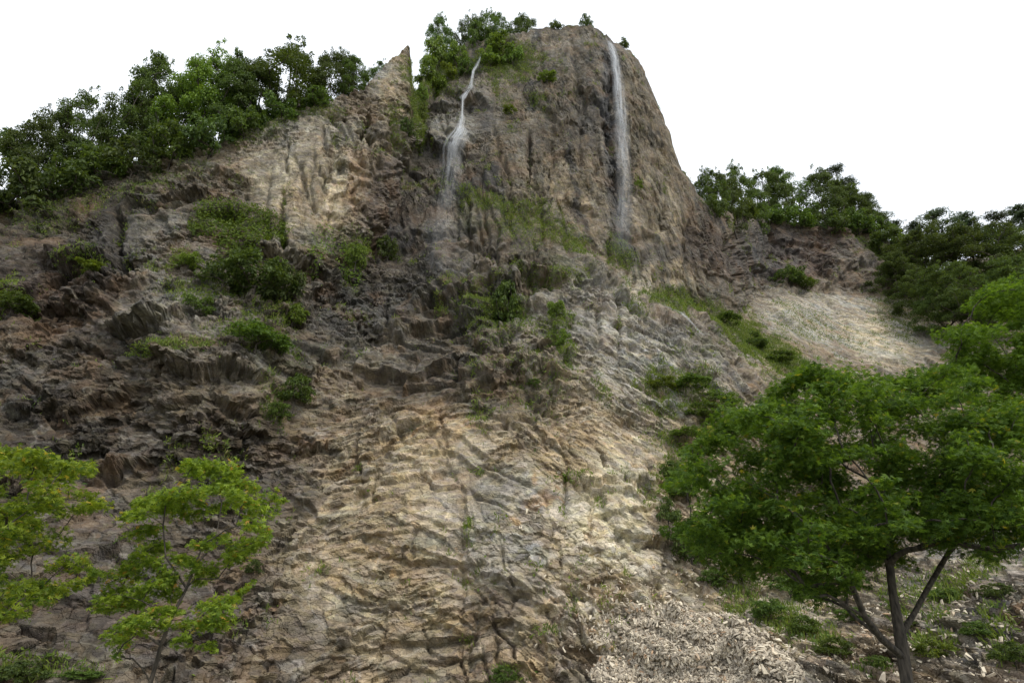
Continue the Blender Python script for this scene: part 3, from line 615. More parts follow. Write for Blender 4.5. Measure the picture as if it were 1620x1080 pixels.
def tubes(E, sides=6):
    """E: list of (p0, p1, r0, r1) -> verts, quads"""
    E = [e for e in E if np.linalg.norm(e[1]-e[0]) > 1e-4]
    p0 = np.array([e[0] for e in E]); p1 = np.array([e[1] for e in E]); r0 = np.array([e[2] for e in E]); r1 = np.array([e[3] for e in E])
    d = unit(p1-p0); ref = np.where(np.abs(d[:, 2:]) > .9, np.array([[1., 0, 0]]), np.array([[0, 0, 1.]]))
    a = unit(np.cross(d, ref)); b = np.cross(d, a); n = len(E)
    an = np.arange(sides)*2*math.pi/sides; ca, sa = np.cos(an), np.sin(an)
    ring = a[:, None]*ca[None, :, None]+b[:, None]*sa[None, :, None]
    q1 = p1+d*(r1*.35)[:, None]
    V = np.stack([p0[:, None]+ring*r0[:, None, None], q1[:, None]+ring*r1[:, None, None]], 1)
    k = np.arange(sides); k2 = (k+1) % sides
    Fq = np.stack([k, k2, k2+sides, k+sides], 1)[None]+(np.arange(n)*2*sides)[:, None, None]
    return V.reshape(-1, 3), Fq.reshape(-1, 4)
def branches(paths, targets, tipr, rg, sag=.08, stepn=4, maxr=9):
    """grow twigs from given limb paths (lists of points) to every target, thicker where more twigs hang on"""
    nodes, par = [], []
    for pth in paths:
        for j, q in enumerate(pth):
            q = np.array(q, float)
            if j == 0 and nodes:
                k = int(np.argmin([np.linalg.norm(q-m_) for m_ in nodes])); last = k
                if np.linalg.norm(q-nodes[k]) < 1e-3: continue
                nodes.append(q); par.append(k); last = len(nodes)-1; continue
            if j == 0: nodes.append(q); par.append(-1); last = 0; continue
            p = nodes[last]; ns = max(1, int(np.linalg.norm(q-p)/.35))
            for s in range(1, ns+1):
                nodes.append(p+(q-p)*s/ns+rg.normal(size=3)*.012*(s < ns)); par.append(last); last = len(nodes)-1
    core = len(nodes)
    root = nodes[0]; order = np.argsort([np.linalg.norm(t-root) for t in targets]); tips = []
    for oi in order:
        t = targets[oi]; A = np.array(nodes)
        ok = A[:, 2] < t[2]+.15*np.linalg.norm(A-t, axis=1)
        cost = np.linalg.norm(A-t, axis=1)+.15*np.linalg.norm(A-root, axis=1)+np.where(ok, 0, 50.)
        cost[0] += 5; k = int(np.argmin(cost)); p = A[k]; L_ = np.linalg.norm(t-p); last = k
        for s in range(1, stepn+1):
            f = s/stepn; q = p+(t-p)*f+np.array([0, 0, sag*L_*math.sin(math.pi*f)])+rg.normal(size=3)*.02*L_*(s < stepn)
            nodes.append(q); par.append(last); last = len(nodes)-1
        tips.append(last)
    cnt = np.zeros(len(nodes)); 
    for t in tips: cnt[t] += 1
    for k in range(len(nodes)-1, 0, -1): cnt[par[k]] += cnt[k]
    r = tipr*np.maximum(cnt, 1)**.48
    E = [(nodes[par[k]], nodes[k], min(r[par[k]], r[k]*1.35), r[k]) for k in range(1, len(nodes))]
    return E
def crown_points(clumps, per, rg, shell=.55):
    pts, nr = [], []
    for (c, r) in clumps:
        r = np.array(r); n = max(6, int(per*(r[0]*r[1]+r[0]*r[2])/2)) 
        d = unit(rg.normal(size=(n, 3))); d[:, 2] = np.where(d[:, 2] < -.35, -d[:, 2], d[:, 2])
        rad = rg.uniform(shell, 1.08, n)[:, None]
        pts.append(np.array(c)+d*rad*r); nr.append(d)
    return np.concatenate(pts), np.concatenate(nr)

LIBC = {}
def tree_proto(key, seed, H_, R_, kind):
    """meshes of a tree about H_ metres tall and R_ metres in crown radius, base at the origin"""
    rg = np.random.RandomState(seed); cl = []
    if kind == 'pine':
        tr = [np.array([0, 0, -.8]), np.array([.1, 0, H_*.3]), np.array([-.15, .1, H_*.65]), np.array([.1, 0, H_*.97])]
        for k in range(34):
            f = rg.uniform(.34, 1.0); rr = R_*(1.12-f)*1.15*rg.uniform(.35, 1); a = rg.uniform(0, 6.28)
            cl.append((np.array([rr*math.cos(a), rr*math.sin(a), H_*f+rg.normal()*.15]), (rg.uniform(.45, .85), rg.uniform(.45, .85), rg.uniform(.14, .26))))
        per, ls, lk, mt, up = 420, .34, 'needle', M_PINE, .4
    elif kind == 'bush':
        tr = [np.array([0, 0, -.3]), np.array([.02, 0, .15*H_])]
        for k in range(26):
            a = rg.uniform(0, 6.28); rr = R_*math.sqrt(rg.uniform(0, 1))*.85; z = H_*(.12+.72*rg.uniform(0, 1)*(1-(rr/R_)**2*.6))
            cl.append((np.array([rr*math.cos(a), rr*math.sin(a), z]), tuple(rg.uniform(.18, .36, 3)*R_*np.array([1, 1, .75]))))
        per, ls, lk, mt, up = 1100, .13, 'quad', {'bushb': M_LEAFB, 'bushd': M_LEAFD}.get(key[:5], M_LEAF), .6
    else:
        lean = rg.normal(size=2)*.12*H_
        tr = [np.array([0, 0, -1.0]), np.array([lean[0]*.2, lean[1]*.2, H_*.25]), np.array([lean[0]*.6, lean[1]*.6, H_*.6]), np.array([lean[0], lean[1], H_*.82])]
        for k in range(84):
            f = rg.uniform(0, 1)**.9; z = H_*(.05+.91*f); env = R_*math.sin(math.pi*min(1, (.24+.76*f*.98)))**.6
            a = rg.uniform(0, 6.28); rr = env*math.sqrt(rg.uniform(.08, 1))
            s = rg.uniform(.4, .8)*(.7 if f > .85 else 1)*min(R_, 3.0)/2.6
            cl.append((np.array([lean[0]*f+rr*math.cos(a), lean[1]*f+rr*math.sin(a), z]), (s, s*rg.uniform(.8, 1.2), s*rg.uniform(.5, .75))))
        for k in range(12):     # twigs that stand clear of the crown
            a = rg.uniform(0, 6.28); f = rg.uniform(.5, 1); rr = R_*rg.uniform(.7, 1.15)*(1.25-f)
            cl.append((np.array([lean[0]*f+rr*math.cos(a), lean[1]*f+rr*math.sin(a), H_*(.35+.72*f)]), (.2, .2, .28)))
        per, ls, lk, mt, up = (680, .155, 'quad', {'treed': M_LEAFD, 'domed': M_LEAFD, 'treeb': M_LEAFB}.get(key[:5], M_LEAF), .5)
    P_, n_ = crown_points(cl, per, rg)
    V, Fq, ti = leaves(P_, ls, rg, lk, up, n_)
    E = branches([tr], [c for c, _ in cl], .016 if kind != 'bush' else .008, rg)
    tv, tf = tubes(E, 5)
    LIBC[key] = dict(V=V, F=Fq, t=ti, tv=tv, tf=tf, mat=mt, H=np.percentile(V[:, 2], 99.5), R=np.percentile(np.hypot(V[:, 0], V[:, 1]), 96), me=None)
for k in range(4): tree_proto('tree_%d' % k, 11+k, 8.0, 2.9, 'tree')
for k in range(3): tree_proto('treed_%d' % k, 31+k, 8.0, 3.2, 'tree')
for k in range(2): tree_proto('treeb_%d' % k, 41+k, 8.0, 3.0, 'tree')
for k in range(3): tree_proto('domed_%d' % k, 45+k, 6.5, 4.0, 'tree')
for k in range(2): tree_proto('pine_%d' % k, 51+k, 9.0, 2.4, 'pine')
for k in range(3): tree_proto('bush_%d' % k, 61+k, 1.5, 1.1, 'bush')
for k in range(3): tree_proto('bushb_%d' % k, 71+k, 1.5, 1.1, 'bush')
for k in range(2): tree_proto('bushd_%d' % k, 81+k, 1.5, 1.1, 'bush')

def plant(name, key, base, h, rad, rotz, label, cat, group):
    """thing > trunk (or stem) + crown; copies share mesh data"""
    d = LIBC[key]; root = bpy.data.objects.new(name, None); link(root); root.empty_display_size = .3
    root.location = base; root.rotation_euler = (0, 0, rotz); s = h/d['H']; sr = rad/d['R']; root.scale = (sr, sr, s)
    tag(root, label, cat, group)
    bush = key.startswith('bush')
    if d['me'] is None:
        a = mesh_from('stem' if bush else 'trunk', d['tv'], d['tf'], M_BARK, root, smooth=True)
        b = mesh_from('foliage' if bush else 'crown', d['V'], d['F'], d['mat'], root, attrs={'tint': ('FLOAT', 'FACE', d['t'])})
        d['me'] = (a, b)
    else:
        for o in d['me']:
            c = o.copy(); link(c, root)
    return root
def px_per(Pt):    # metres per photo pixel at a point
    return (Pt[1]*CT+(Pt[2]-CAM[2])*ST)/FPX
def place_px(name, key, x, y, hpx, wpx, back, label, cat, group, rot=None):
    """stand a plant on the rock at photo position (x, y), tall and wide enough for hpx, wpx"""
    Pt, _ = surf(x, y); d = Pt[:2]/np.linalg.norm(Pt[:2])
    Pt = Pt.astype(float); Pt[:2] += d*back; 
    b = (540.0-(y-hpx))/FPX; zp = Pt[2]-CAM[2]
    h = Pt[1]*(b*CT+ST)/(CT-b*ST)-zp
    h = max(h, .2); rad = .5*wpx*px_per(Pt)
    Pt[2] -= .12*min(h, 2)
    return plant(name, key, Pt, h*1.03, rad, (x*1.7+y) % 6.28 if rot is None else rot, label, cat, group)

GL = 'trees along the left ridge'; GT = 'shrubs on top of the rock tower'; GR = 'trees on the ridge behind on the right'; GB = 'bushes growing on the cliff face'
TREES = [ # name, key, x, y, height px, width px, metres behind the edge, label, category, group
 ('ridge_tree','treed_0',-40,322,108,130,2.5,'dark leafy tree at the very left end of the ridge, cut by the frame','tree',GL),
 ('ridge_tree','treed_1',40,318,124,120,2,'dense dark tree with a low round top near the left edge of the photo','tree',GL),
 ('ridge_tree','tree_0',100,305,135,110,2.5,'ridge tree with a thin top beside the leaning one, second from left against sky','tree',GL),
 ('ridge_tree','tree_1',165,285,157,100,2,'leafy ridge tree whose side branch juts left into the white sky','tree',GL),
 ('ridge_tree','tree_2',205,262,160,110,1.5,'tall ridge tree with a spiky leaning tip above the left slope','tree',GL),
 ('ridge_tree','treed_2',255,255,135,110,3.5,'dark green tree filling the gap behind the two middle ridge trees','tree',GL),
 ('ridge_tree','treeb_0',300,240,145,125,2,'broad lighter green tree in the middle of the left ridge','tree',GL),
 ('ridge_tree','tree_3',352,235,126,100,2,'airy ridge tree with sky showing through, right of the lighter green one','tree',GL),
 ('ridge_tree','treed_0',400,212,100,100,2.5,'short dark tree in the dip of the left ridge skyline','tree',GL),
 ('ridge_tree','tree_1',452,184,109,135,1.8,'tallest round-topped tree on the left ridge, standing clear of the others','tree',GL),
 ('ridge_tree','tree_0',500,168,90,95,2.2,'tree leaning against the right side of the tallest ridge tree','tree',GL),
 ('ridge_tree','tree_2',560,148,54,60,1.5,'small tree just left of the pointed rock spire','tree',GL),
 ('ridge_tree','tree_3',590,128,34,44,2.5,'smallest tree of the ridge, tucked behind the rock spire','tree',GL),
 ('summit_tree','tree_0',700,95,58,56,2,'slender tree on the left shoulder of the rock tower','tree',GT),
 ('summit_tree','treed_1',738,74,40,62,3,'dark tree above the top of the narrow waterfall','tree',GT),
 ('summit_tree','treed_0',778,64,42,66,2,'tallest tree on the crown of the rock tower','tree',GT),
 ('summit_tree','treed_2',822,56,34,56,2,'low spreading tree at the right of the summit trees','tree',GT),
 ('far_ridge_tree','tree_1',1120,332,62,60,3,'tree where the rock tower meets the right hand ridge','tree',GR),
 ('far_ridge_tree','treed_1',1155,342,70,70,3,'dark tree second from the tower on the right ridge','tree',GR),
 ('far_ridge_tree','tree_0',1190,348,78,72,4,'mid green tree above the black stained rock wall','tree',GR),
 ('far_ridge_tree','treed_0',1225,352,80,74,3,'tree over the left half of the dark rock wall','tree',GR),
 ('far_ridge_tree','tree_2',1262,355,84,76,4,'rounded tree in the middle of the right ridge','tree',GR),
 ('far_ridge_tree','treed_2',1300,360,84,76,3,'dense dark tree right of the rounded ridge tree','tree',GR),
 ('far_ridge_tree','tree_3',1335,362,76,70,3.5,'tree just below the feathery pine on the ridge','tree',GR),
 ('pine_tree','pine_0',1352,352,86,60,5,'feathery dark pine poking above the right ridge trees','pine',GR),
 ('far_ridge_tree','treed_1',1372,370,66,70,2.5,'dark tree at the drop of the right ridge','tree',GR),
 ('pine_tree','pine_1',1398,380,70,50,5,'thin pine leaning out where the ridge drops down','pine',GR),
 ('far_ridge_tree','tree_0',1412,398,52,60,3,'last small tree of the ridge before the saddle','tree',GR),
 ('pine_tree','pine_0',1440,430,76,64,8,'pine standing left in the saddle','pine',GR),
 ('pine_tree','pine_1',1474,428,72,60,9,'pine in the middle of the saddle between ridge and dark woods','pine',GR),
 ('pine_tree','pine_0',1512,415,78,80,10,'widest pine on the distant right skyline','pine',GR),
 ('pine_tree','pine_1',1552,400,60,70,10,'flat-topped pine near the right end of the skyline','pine',GR),
 ('pine_tree','pine_0',1600,392,52,70,10,'pine at the right edge of the photo against the sky','pine',GR),
 ('pine_tree','pine_1',1640,388,60,70,10,'pine cut by the right frame edge','pine',GR),
 ('valley_tree','domed_1',1425,470,62,84,-1,'dark tree at the left edge of the dark woods, beside the rubble','tree','dark trees right of the pale slope'),
 ('valley_tree','domed_0',1470,500,70,90,-3,'dark tree low between the pale slope and the dome-shaped tree','tree','dark trees right of the pale slope'),
 ('valley_tree','domed_2',1540,510,90,110,-5,'dark tree in the middle of the dark woods at the right','tree','dark trees right of the pale slope'),
 ('valley_tree','domed_1',1610,520,100,120,-5,'dark tree above the bright maple near the right edge','tree','dark trees right of the pale slope'),
 ('valley_tree','domed_2',1450,452,66,100,-2,'dark green tree beside the pale eroded slope','tree','dark trees right of the pale slope'),
 ('valley_tree','domed_0',1500,462,100,130,-4,'largest dark dome-shaped tree right of the rock wall','tree','dark trees right of the pale slope'),
 ('valley_tree','domed_1',1565,470,100,130,-3,'dark rounded tree under the pines near the right edge','tree','dark trees right of the pale slope'),
 ('valley_tree','domed_2',1630,470,100,130,-3,'dark tree under the skyline pines, cut by the right edge','tree','dark trees right of the pale slope'),
 ('valley_tree','domed_0',1505,530,72,90,-1,'dark tree at the foot of the pale slope, left of the bright tree','tree','dark trees right of the pale slope'),
 ('valley_tree','domed_1',1560,540,90,110,0,'dark tree directly behind the bright green tree','tree','dark trees right of the pale slope'),
]
rgj = np.random.RandomState(7)
BUSHES = [ # key, x, y, h, w, back, label
 ('bushd_0',20,345,75,120,0,'dark shrub mass hanging over the left edge of the ridge'),
 ('bushd_1',90,322,60,110,0,'dark shrub below the second ridge tree'),
 ('bush_0',150,298,55,90,0,'green shrub under the ridge tree with the jutting branch'),
 ('bushd_0',205,280,60,90,0,'dark shrub filling the foot of the tall leaning ridge tree'),
 ('bush_1',262,262,56,90,0,'shrub below the middle of the left ridge trees'),
 ('bushd_1',325,246,54,90,0,'dark shrub under the broad lighter tree'),
 ('bush_2',385,222,46,70,0,'pale grey green shrub at the ridge dip'),
 ('bush_0',440,196,40,60,0,'shrub under the left side of the tallest ridge tree'),
 ('bush_1',500,172,28,50,0,'low shrub on the bare rock rim beneath the tallest tree'),
 ('bushb_0',672,130,40,40,0,'bright green shrub right of the rock spire'),
 ('bushb_1',690,112,44,46,0,'bright shrub on the slope between spire and narrow waterfall'),
 ('bushb_2',722,108,36,40,-.3,'yellow green round shrub left of the waterfall lip'),
 ('bush_2',756,78,36,46,.5,'shrub growing over the lip of the narrow waterfall'),
 ('bushb_0',790,92,34,50,0,'bright shrub right of the waterfall lip'),
 ('bushb_1',812,104,30,34,0,'small bright shrub hanging beside the bare top rock'),
 ('bushb_2',662,160,26,24,0,'bright shrub in the notch behind the spire'),
 ('bushb_0',664,190,26,22,0,'shrub lower down in the notch behind the spire'),
 ('bush_1',880,45,12,26,.5,'small low shrub on the bare summit rock'),
 ('bush_2',927,43,18,22,.5,'lone tiny shrub on the summit skyline'),
 ('bush_0',985,72,10,22,.5,'tuft of leaves beside the top of the wide waterfall'),
 ('bushb_1',865,133,18,32,-.2,'bright tuft clinging high on the bare tower wall'),
 ('bushb_2',805,180,9,24,-.2,'small bright tuft right of the dark niche of the waterfall'),
 ('bushb_0',1010,300,16,14,-.2,'single bright tuft right of the wide waterfall'),
 ('bushd_0',350,460,62,80,-.3,'dark twiggy shrub left on the big ledge'),
 ('bushd_1',400,478,72,110,-.4,'large dark shrub in the middle of the big ledge'),
 ('bushd_0',440,486,62,76,-.3,'dark shrub at the right of the twiggy ledge group'),
 ('bushb_0',460,510,32,44,-.3,'bright rounded shrub at the right end of the big ledge'),
 ('bush_0',310,505,40,54,-.2,'shrub hanging at the left below the ledge group'),
 ('bush_1',400,560,52,90,-.4,'broad green shrub below the dark ledge shrubs'),
 ('bush_2',435,565,36,50,-.3,'green shrub right of the broad one, above the overhang'),
 ('bushb_1',295,430,30,40,-.2,'small bright shrub under the left end of the ivy'),
 ('bushb_2',560,425,44,34,-.3,'yellow green shrub on the wall left of the dark gully'),
 ('bush_0',615,402,26,40,-.3,'dark little shrub on the ledge in the dark gully'),
 ('bush_1',465,640,50,56,-.3,'green shrub on the dark edge between the two lower walls'),
 ('bush_2',435,668,34,40,-.3,'shrub lower left on the dark edge'),
 ('bushb_0',145,438,22,60,-.3,'low spreading bright shrub on the dark left wall'),
 ('bush_0',20,500,36,60,-.3,'shrub on the dark wall at the left edge'),
 ('bush_1',800,490,46,56,-.3,'green shrub under the overhang in the centre'),
 ('bushb_1',880,500,26,30,-.3,'bright shrub right of the central overhang'),
 ('bushb_2',890,545,26,26,-.3,'bright tuft halfway down the central ribs'),
 ('bush_2',845,612,14,24,-.2,'tuft in the middle of the broken central slabs'),
 ('bush_0',1090,620,24,60,-.2,'green shrub on the slabs left above the big maple'),
 ('bush_1',1110,668,34,60,-.2,'shrub on the slope just left of the big maple crown'),
 ('bushd_0',1055,830,46,46,-.3,'dark shrub in the hollow left of the big maple'),
 ('bushd_1',1095,885,60,70,-.4,'dark shrub beneath the left edge of the big maple'),
 ('bush_2',1175,920,46,70,-.3,'shrub on the slope under the big maple'),
 ('bush_0',1215,985,40,56,-.2,'bright low shrub on the slope above the scree'),
 ('bush_1',1320,1040,36,66,-.2,'low shrub left of the maple trunk fork'),
 ('bush_2',1390,1060,26,40,-.2,'small shrub at the foot of the maple trunk'),
 ('bushb_0',1480,1040,34,60,-.2,'low green shrub right of the maple trunk'),
 ('bush_1',1545,1010,30,50,-.2,'low shrub on the pale slabs right of the trunk'),
 ('bushd_1',1250,448,24,60,-.3,'shrub at the foot of the dark rock wall'),
 ('bush_2',1275,455,14,44,-.3,'flat shrub right of the white quartz spot'),
 ('bushd_0',400,905,24,30,-.2,'small dark shrub right of the young maple'),
 ('bushb_1',684,152,30,44,0,'bright shrub on the slope below the slender summit tree'),
 ('bushb_0',708,134,28,44,0,'light green shrub midway between spire and waterfall'),
 ('bush_1',736,122,24,34,0,'mid green shrub touching the left bank of the narrow waterfall'),
 ('bushb_2',776,106,26,40,0,'yellowish shrub right of the first drop of the narrow waterfall'),
 ('bush_0',640,215,26,26,-.1,'small shrub in the cleft below the spire notch'),
 ('bush_2',1075,706,30,56,-.1,'shrub on the slabs next to the left tip of the big maple'),
 ('bush_0',1140,645,26,70,-.1,'wide low shrub above the crown of the big maple'),
 ('bush_0',1150,512,16,44,-.1,'low shrub at the top of the green gully behind the slab ridge'),
 ('bushd_0',1195,548,20,46,-.1,'dark shrub halfway down the green gully'),
 ('bush_1',1235,575,20,50,-.1,'shrub in the lower half of the green gully'),
 ('bushb_1',1275,598,18,44,-.1,'bright shrub where the green gully meets the big maple crown'),
 ('bushb_0',1048,612,20,44,-.1,'bright low shrub on the pale slabs below the ridge'),
 ('bush_1',1062,765,40,44,-.1,'shrub growing over the dark crack left of the big maple'),
 ('bushd_0',1085,790,44,60,-.1,'dark shrub half hidden by the left side of the maple crown'),
 ('bush_2',1130,925,30,50,-.1,'shrub in the shade under the left side of the maple'),
 ('bush_0',1250,940,36,70,-.1,'shrub between the scree and the drooping maple leaves'),
 ('bush_1',1270,1000,30,60,-.1,'low shrub on bare earth right of the scree'),
 ('bush_2',1345,985,28,54,-.1,'low shrub behind the left limb of the maple trunk'),
 ('bush_0',1500,955,28,50,-.1,'shrub on the slabs seen right of the maple fork'),
 ('bushd_1',1575,950,30,60,-.1,'dark shrub on the slope near the right edge'),
 ('bush_1',1600,1040,30,60,-.1,'low shrub in the bottom right corner'),
 ('bush_2',1440,1000,20,40,-.1,'tuft directly behind the maple trunk'),
 ('bushd_1',1130,345,34,50,0,'dark shrub under the trees next to the rock tower'),
 ('bush_0',1175,352,32,56,0,'green shrub at the rim of the dark rock wall, left part'),
 ('bushd_0',1220,360,34,60,0,'dark shrub at the rim above the black stained wall'),
 ('bush_1',1268,366,34,60,0,'green shrub spilling over the middle of the rock wall rim'),
 ('bushd_1',1315,372,36,60,0,'dark shrub spilling over the right half of the rim'),
 ('bush_2',1360,374,40,56,0,'green shrub at the right end of the rock wall rim'),
 ('bush_0',1405,410,44,56,0,'shrub on the broken drop at the end of the right ridge'),
 ('bush_1',1435,440,36,60,0,'shrub low in the saddle beside the dark trees'),
 ('bushd_1',30,1080,40,80,-.3,'dark undergrowth shrub in the bottom left corner'),
 ('bush_0',120,1085,26,70,-.3,'low green shrub at the bottom edge left of the young maple'),
 ('bush_1',795,1075,26,40,-.2,'low shrub at the bottom centre edge'),
]
for t in TREES: place_px(*t)
for b in BUSHES: place_px('shrub', b[0], b[1], b[2], b[3], b[4], b[5], b[6], 'shrub', GT if b[2] < 200 and 650 < b[1] < 1000 else GB)
print('plants', time.time()-T00)

# ------------------------------------------------------------------ maples near the viewer
def maple(name, label, limbs, sprays, Y, dep, per, size, mat, seed, trunk_r, group=None, extra=None):
    rg = np.random.RandomState(seed); root = bpy.data.objects.new(name, None); link(root)
    base = np.array(limbs[0][0], float); root.location = base; tag(root, label, 'maple tree', group)
    tg, Cs, Ns = [], [], []
    for (x, y, rx, ry, *dd) in sprays:
        yy = Y+(dd[0] if dd else rg.uniform(-dep, dep)); c = pix(np.float64(x), np.float64(y), np.float64(yy)); s = px_per(c); R1, R2 = rx*s, ry*s
        tg.append(c); n = int(per*8.5*R1*R1*(rg.uniform(.8, 1.2))); a = rg.uniform(0, 6.283, n); q = np.sqrt(rg.uniform(0, 1, n))
        lob = 1+.25*np.sin(a*3+rg.uniform(0, 6))+.15*np.sin(a*7+rg.uniform(0, 6))
        tl = rg.normal(size=2)*.26
        X = q*np.cos(a)*R1*lob; Z = q*np.sin(a)*R1*lob*.9
        V = np.stack([X, Z, -.45*q*q*R2+rg.normal(size=n)*R2*.42+X*tl[0]+Z*tl[1]], 1)
        Cs.append(c+V); Ns.append(np.stack([X, Z, R1*1.2+0*X], 1)/R1*.5)
    Cs = np.concatenate(Cs)-base; Ns = np.concatenate(Ns)
    V, Fq, ti = leaves(Cs, size, rg, 'maple', .55, Ns)
    # sprays sticking out of the top are lighter: young growth
    E = branches([[np.array(p)-base for p in l] for l in limbs], [t-base for t in tg], trunk_r, rg, sag=.10, stepn=5)
    tv, tf = tubes(E, 8)
    mesh_from('trunk', tv, tf, M_BARK, root, smooth=True)
    mesh_from('crown', V, Fq, mat, root, attrs={'tint': ('FLOAT', 'FACE', ti)})
    print(name, len(Cs)); return root
def W(x, y, Y): return pix(np.float64(x), np.float64(y), np.float64(Y))
def inside(poly, x, y):
    c = False; j = len(poly)-1
    for i in range(len(poly)):
        if (poly[i][1] > y) != (poly[j][1] > y) and x < (poly[j][0]-poly[i][0])*(y-poly[i][1])/(poly[j][1]-poly[i][1])+poly[i][0]: c = not c
        j = i
    return c
BIG = [(1068,760),(1075,705),(1120,690),(1150,655),(1190,640),(1215,605),(1270,590),(1330,592),(1345,610),(1400,615),(1455,585),(1530,590),(1560,640),(1620,650),(1720,690),(1760,780),(1740,860),(1640,860),(1590,850),(1560,862),(1500,860),(1450,862),(1400,905),(1350,900),(1330,930),(1300,880),(1250,860),(1200,872),(1150,880),(1110,890),(1085,850),(1100,810)]
GAPS = [(1205,895,22,14),(1365,735,26,12),(1445,698,26,9),(1460,805,30,8),(1545,770,12,10),(1225,740,14,8),(1150,885,16,10),(1330,875,14,18)]
rg = np.random.RandomState(3); spr = []
while len(spr) < 290:
    x = rg.uniform(1060, 1770); y = rg.uniform(575, 935)
    if inside(BIG, x, y) and not any(((x-a)/c/1.6)**2+((y-b)/d/1.6)**2 < 1 for a, b, c, d in GAPS): spr.append((x, y, rg.uniform(22, 44), rg.uniform(10, 18)))
for _ in range(45): spr.append((rg.uniform(1330, 1720), rg.uniform(790, 872), rg.uniform(24, 40), rg.uniform(10, 18)))
for _ in range(14): spr.append((rg.uniform(1255, 1360), rg.uniform(885, 955), rg.uniform(18, 28), rg.uniform(9, 14)))
for _ in range(36): spr.append((rg.uniform(1085, 1400), rg.uniform(830, 905), rg.uniform(22, 36), rg.uniform(10, 16)))
spr += [(1370,592,18,12),(1352,610,26,12),(1390,600,24,10),(1095,705,24,12),(1165,655,26,12),(1500,590,34,10),(1540,605,28,10),(1310,600,30,12),(1082,760,20,10),(1092,830,22,12),(1290,600,28,10)]
b0 = W(1437, 1080, 8.5); b0[2] = -.05
limbs = [[b0, W(1435,1080,8.5), W(1424,1005,8.5), W(1412,935,8.55), W(1403,850,8.6), W(1398,770,8.5), W(1380,700,8.4), W(1372,640,8.4)],
 [W(1424,1005,8.5), W(1465,935,8.7), W(1488,895,8.9), W(1512,855,9.1), W(1560,790,9.4), W(1620,730,9.6)],
 [W(1430,1040,8.5), W(1395,1010,8.2), W(1368,975,8.0), W(1345,920,7.8), W(1300,850,7.6), W(1230,790,7.5), W(1160,750,7.5)],
 [W(1403,850,8.6), W(1440,790,8.7), W(1475,730,8.8), W(1500,670,8.9)], [W(1398,770,8.5), W(1340,740,8.8), W(1280,690,9.0), W(1230,650,9.1)]]
maple('maple_tree', 'large dark green maple with forked trunk at the lower right', limbs, spr, 8.5, 1.6, 290, .085, M_MAPLE, 5, .0043, 'maples in the foreground')
YS_ = [(345,740,40,16),(305,738,20,9),(370,765,34,14),(388,790,40,14),(420,795,24,8),(285,778,36,14),(245,795,34,12),(215,812,24,10),(232,838,26,10),(262,800,34,12),(300,795,30,10),(405,830,24,14),(385,862,30,14),(410,855,20,14),(372,880,20,12),(350,850,18,8),
 (225,878,30,14),(205,905,26,12),(190,935,30,14),(165,960,20,10),(172,945,20,9),(255,900,32,12),(300,888,30,11),(325,905,24,10),(240,925,30,13),(215,950,24,12),(268,935,24,10),(345,955,32,12),(375,940,22,7),(335,985,24,12),(355,975,20,12),(205,985,28,13),(192,1010,18,12),(238,985,30,13),
 (262,965,24,10),(300,985,26,11),(330,1020,16,9),(290,1010,16,9),(140,915,18,5),(350,800,22,9),(340,770,24,9),(445,790,10,5),(255,860,16,8),(185,1035,10,8),(320,860,18,8),(155,905,14,4)]
b1 = W(240, 1080, 8.0); b1[2] = -.05
maple('maple_tree', 'young light green maple with a slanting trunk at the lower left', [[b1, W(238,1080,8), W(255,1020,8), W(272,975,8), W(295,930,8.05), W(308,895,8.1), W(318,870,8.1)],
 [W(308,895,8.1), W(340,860,8.2), W(350,800,8.3), W(355,760,8.3)], [W(295,930,8.05), W(262,880,7.9), W(258,830,7.9), W(262,800,7.9)], [W(272,975,8), W(225,950,7.8), W(190,940,7.7)],
 [W(308,915,8.1), W(345,915,8.3), W(380,925,8.4)]], YS_, 8.0, .55, 620, .075, M_MAPLEY, 8, .0042, 'maples in the foreground')
rg = np.random.RandomState(12); LP = [(-160,700),(0,700),(60,712),(95,728),(150,735),(140,760),(175,790),(150,815),(95,830),(120,880),(100,925),(60,950),(0,975),(-160,985)]; ls_ = []
while len(ls_) < 90:
    x = rg.uniform(-160, 180); y = rg.uniform(700, 985)
    if inside(LP, x, y): ls_.append((x, y, rg.uniform(20, 38), rg.uniform(9, 15)))
ls_ += [(128,738,24,8),(150,790,26,8),(110,925,24,8),(40,720,40,12),(70,925,30,9),(60,800,36,12)]
b2 = W(-90, 1080, 7.5); b2[2] = -.05
maple('maple_tree', 'maple with yellowish leaf tips cut off by the left edge', [[b2, W(-85,1000,7.5), W(-70,920,7.5), W(-50,840,7.5), W(-30,770,7.5)], [W(-70,920,7.5), W(0,870,7.6), W(60,810,7.7)]], ls_, 7.5, 1.1, 400, .075, M_MAPLEO, 15, .0048, 'maples in the foreground')
rg = np.random.RandomState(22); RP = [(1760,430),(1610,440),(1560,455),(1540,480),(1545,505),(1505,530),(1512,560),(1500,590),(1540,600),(1545,640),(1600,680),(1760,720)]; rs_ = []
while len(rs_) < 130:
    x = rg.uniform(1500, 1760); y = rg.uniform(430, 720)
    if inside(RP, x, y): rs_.append((x, y, rg.uniform(22, 36), rg.uniform(9, 15)))
rs_ += [(1560,470,22,8),(1525,520,20,8),(1515,560,20,8),(1600,452,28,9),(1520,598,22,8)]
b3 = W(1690, 1080, 11.0); b3[2] = -.05
maple('maple_tree', 'bright green maple behind the big one, at the right edge', [[b3, W(1690,900,11), W(1680,750,11), W(1670,650,11), W(1660,540,11), W(1660,470,11)], [W(1680,750,11), W(1620,660,10.8), W(1560,600,10.7)], [W(1670,650,11), W(1600,570,11.2), W(1560,520,11.3)]], rs_, 11.0, 1.3, 260, .095, M_MAPLER, 25, .006, 'maples in the foreground')

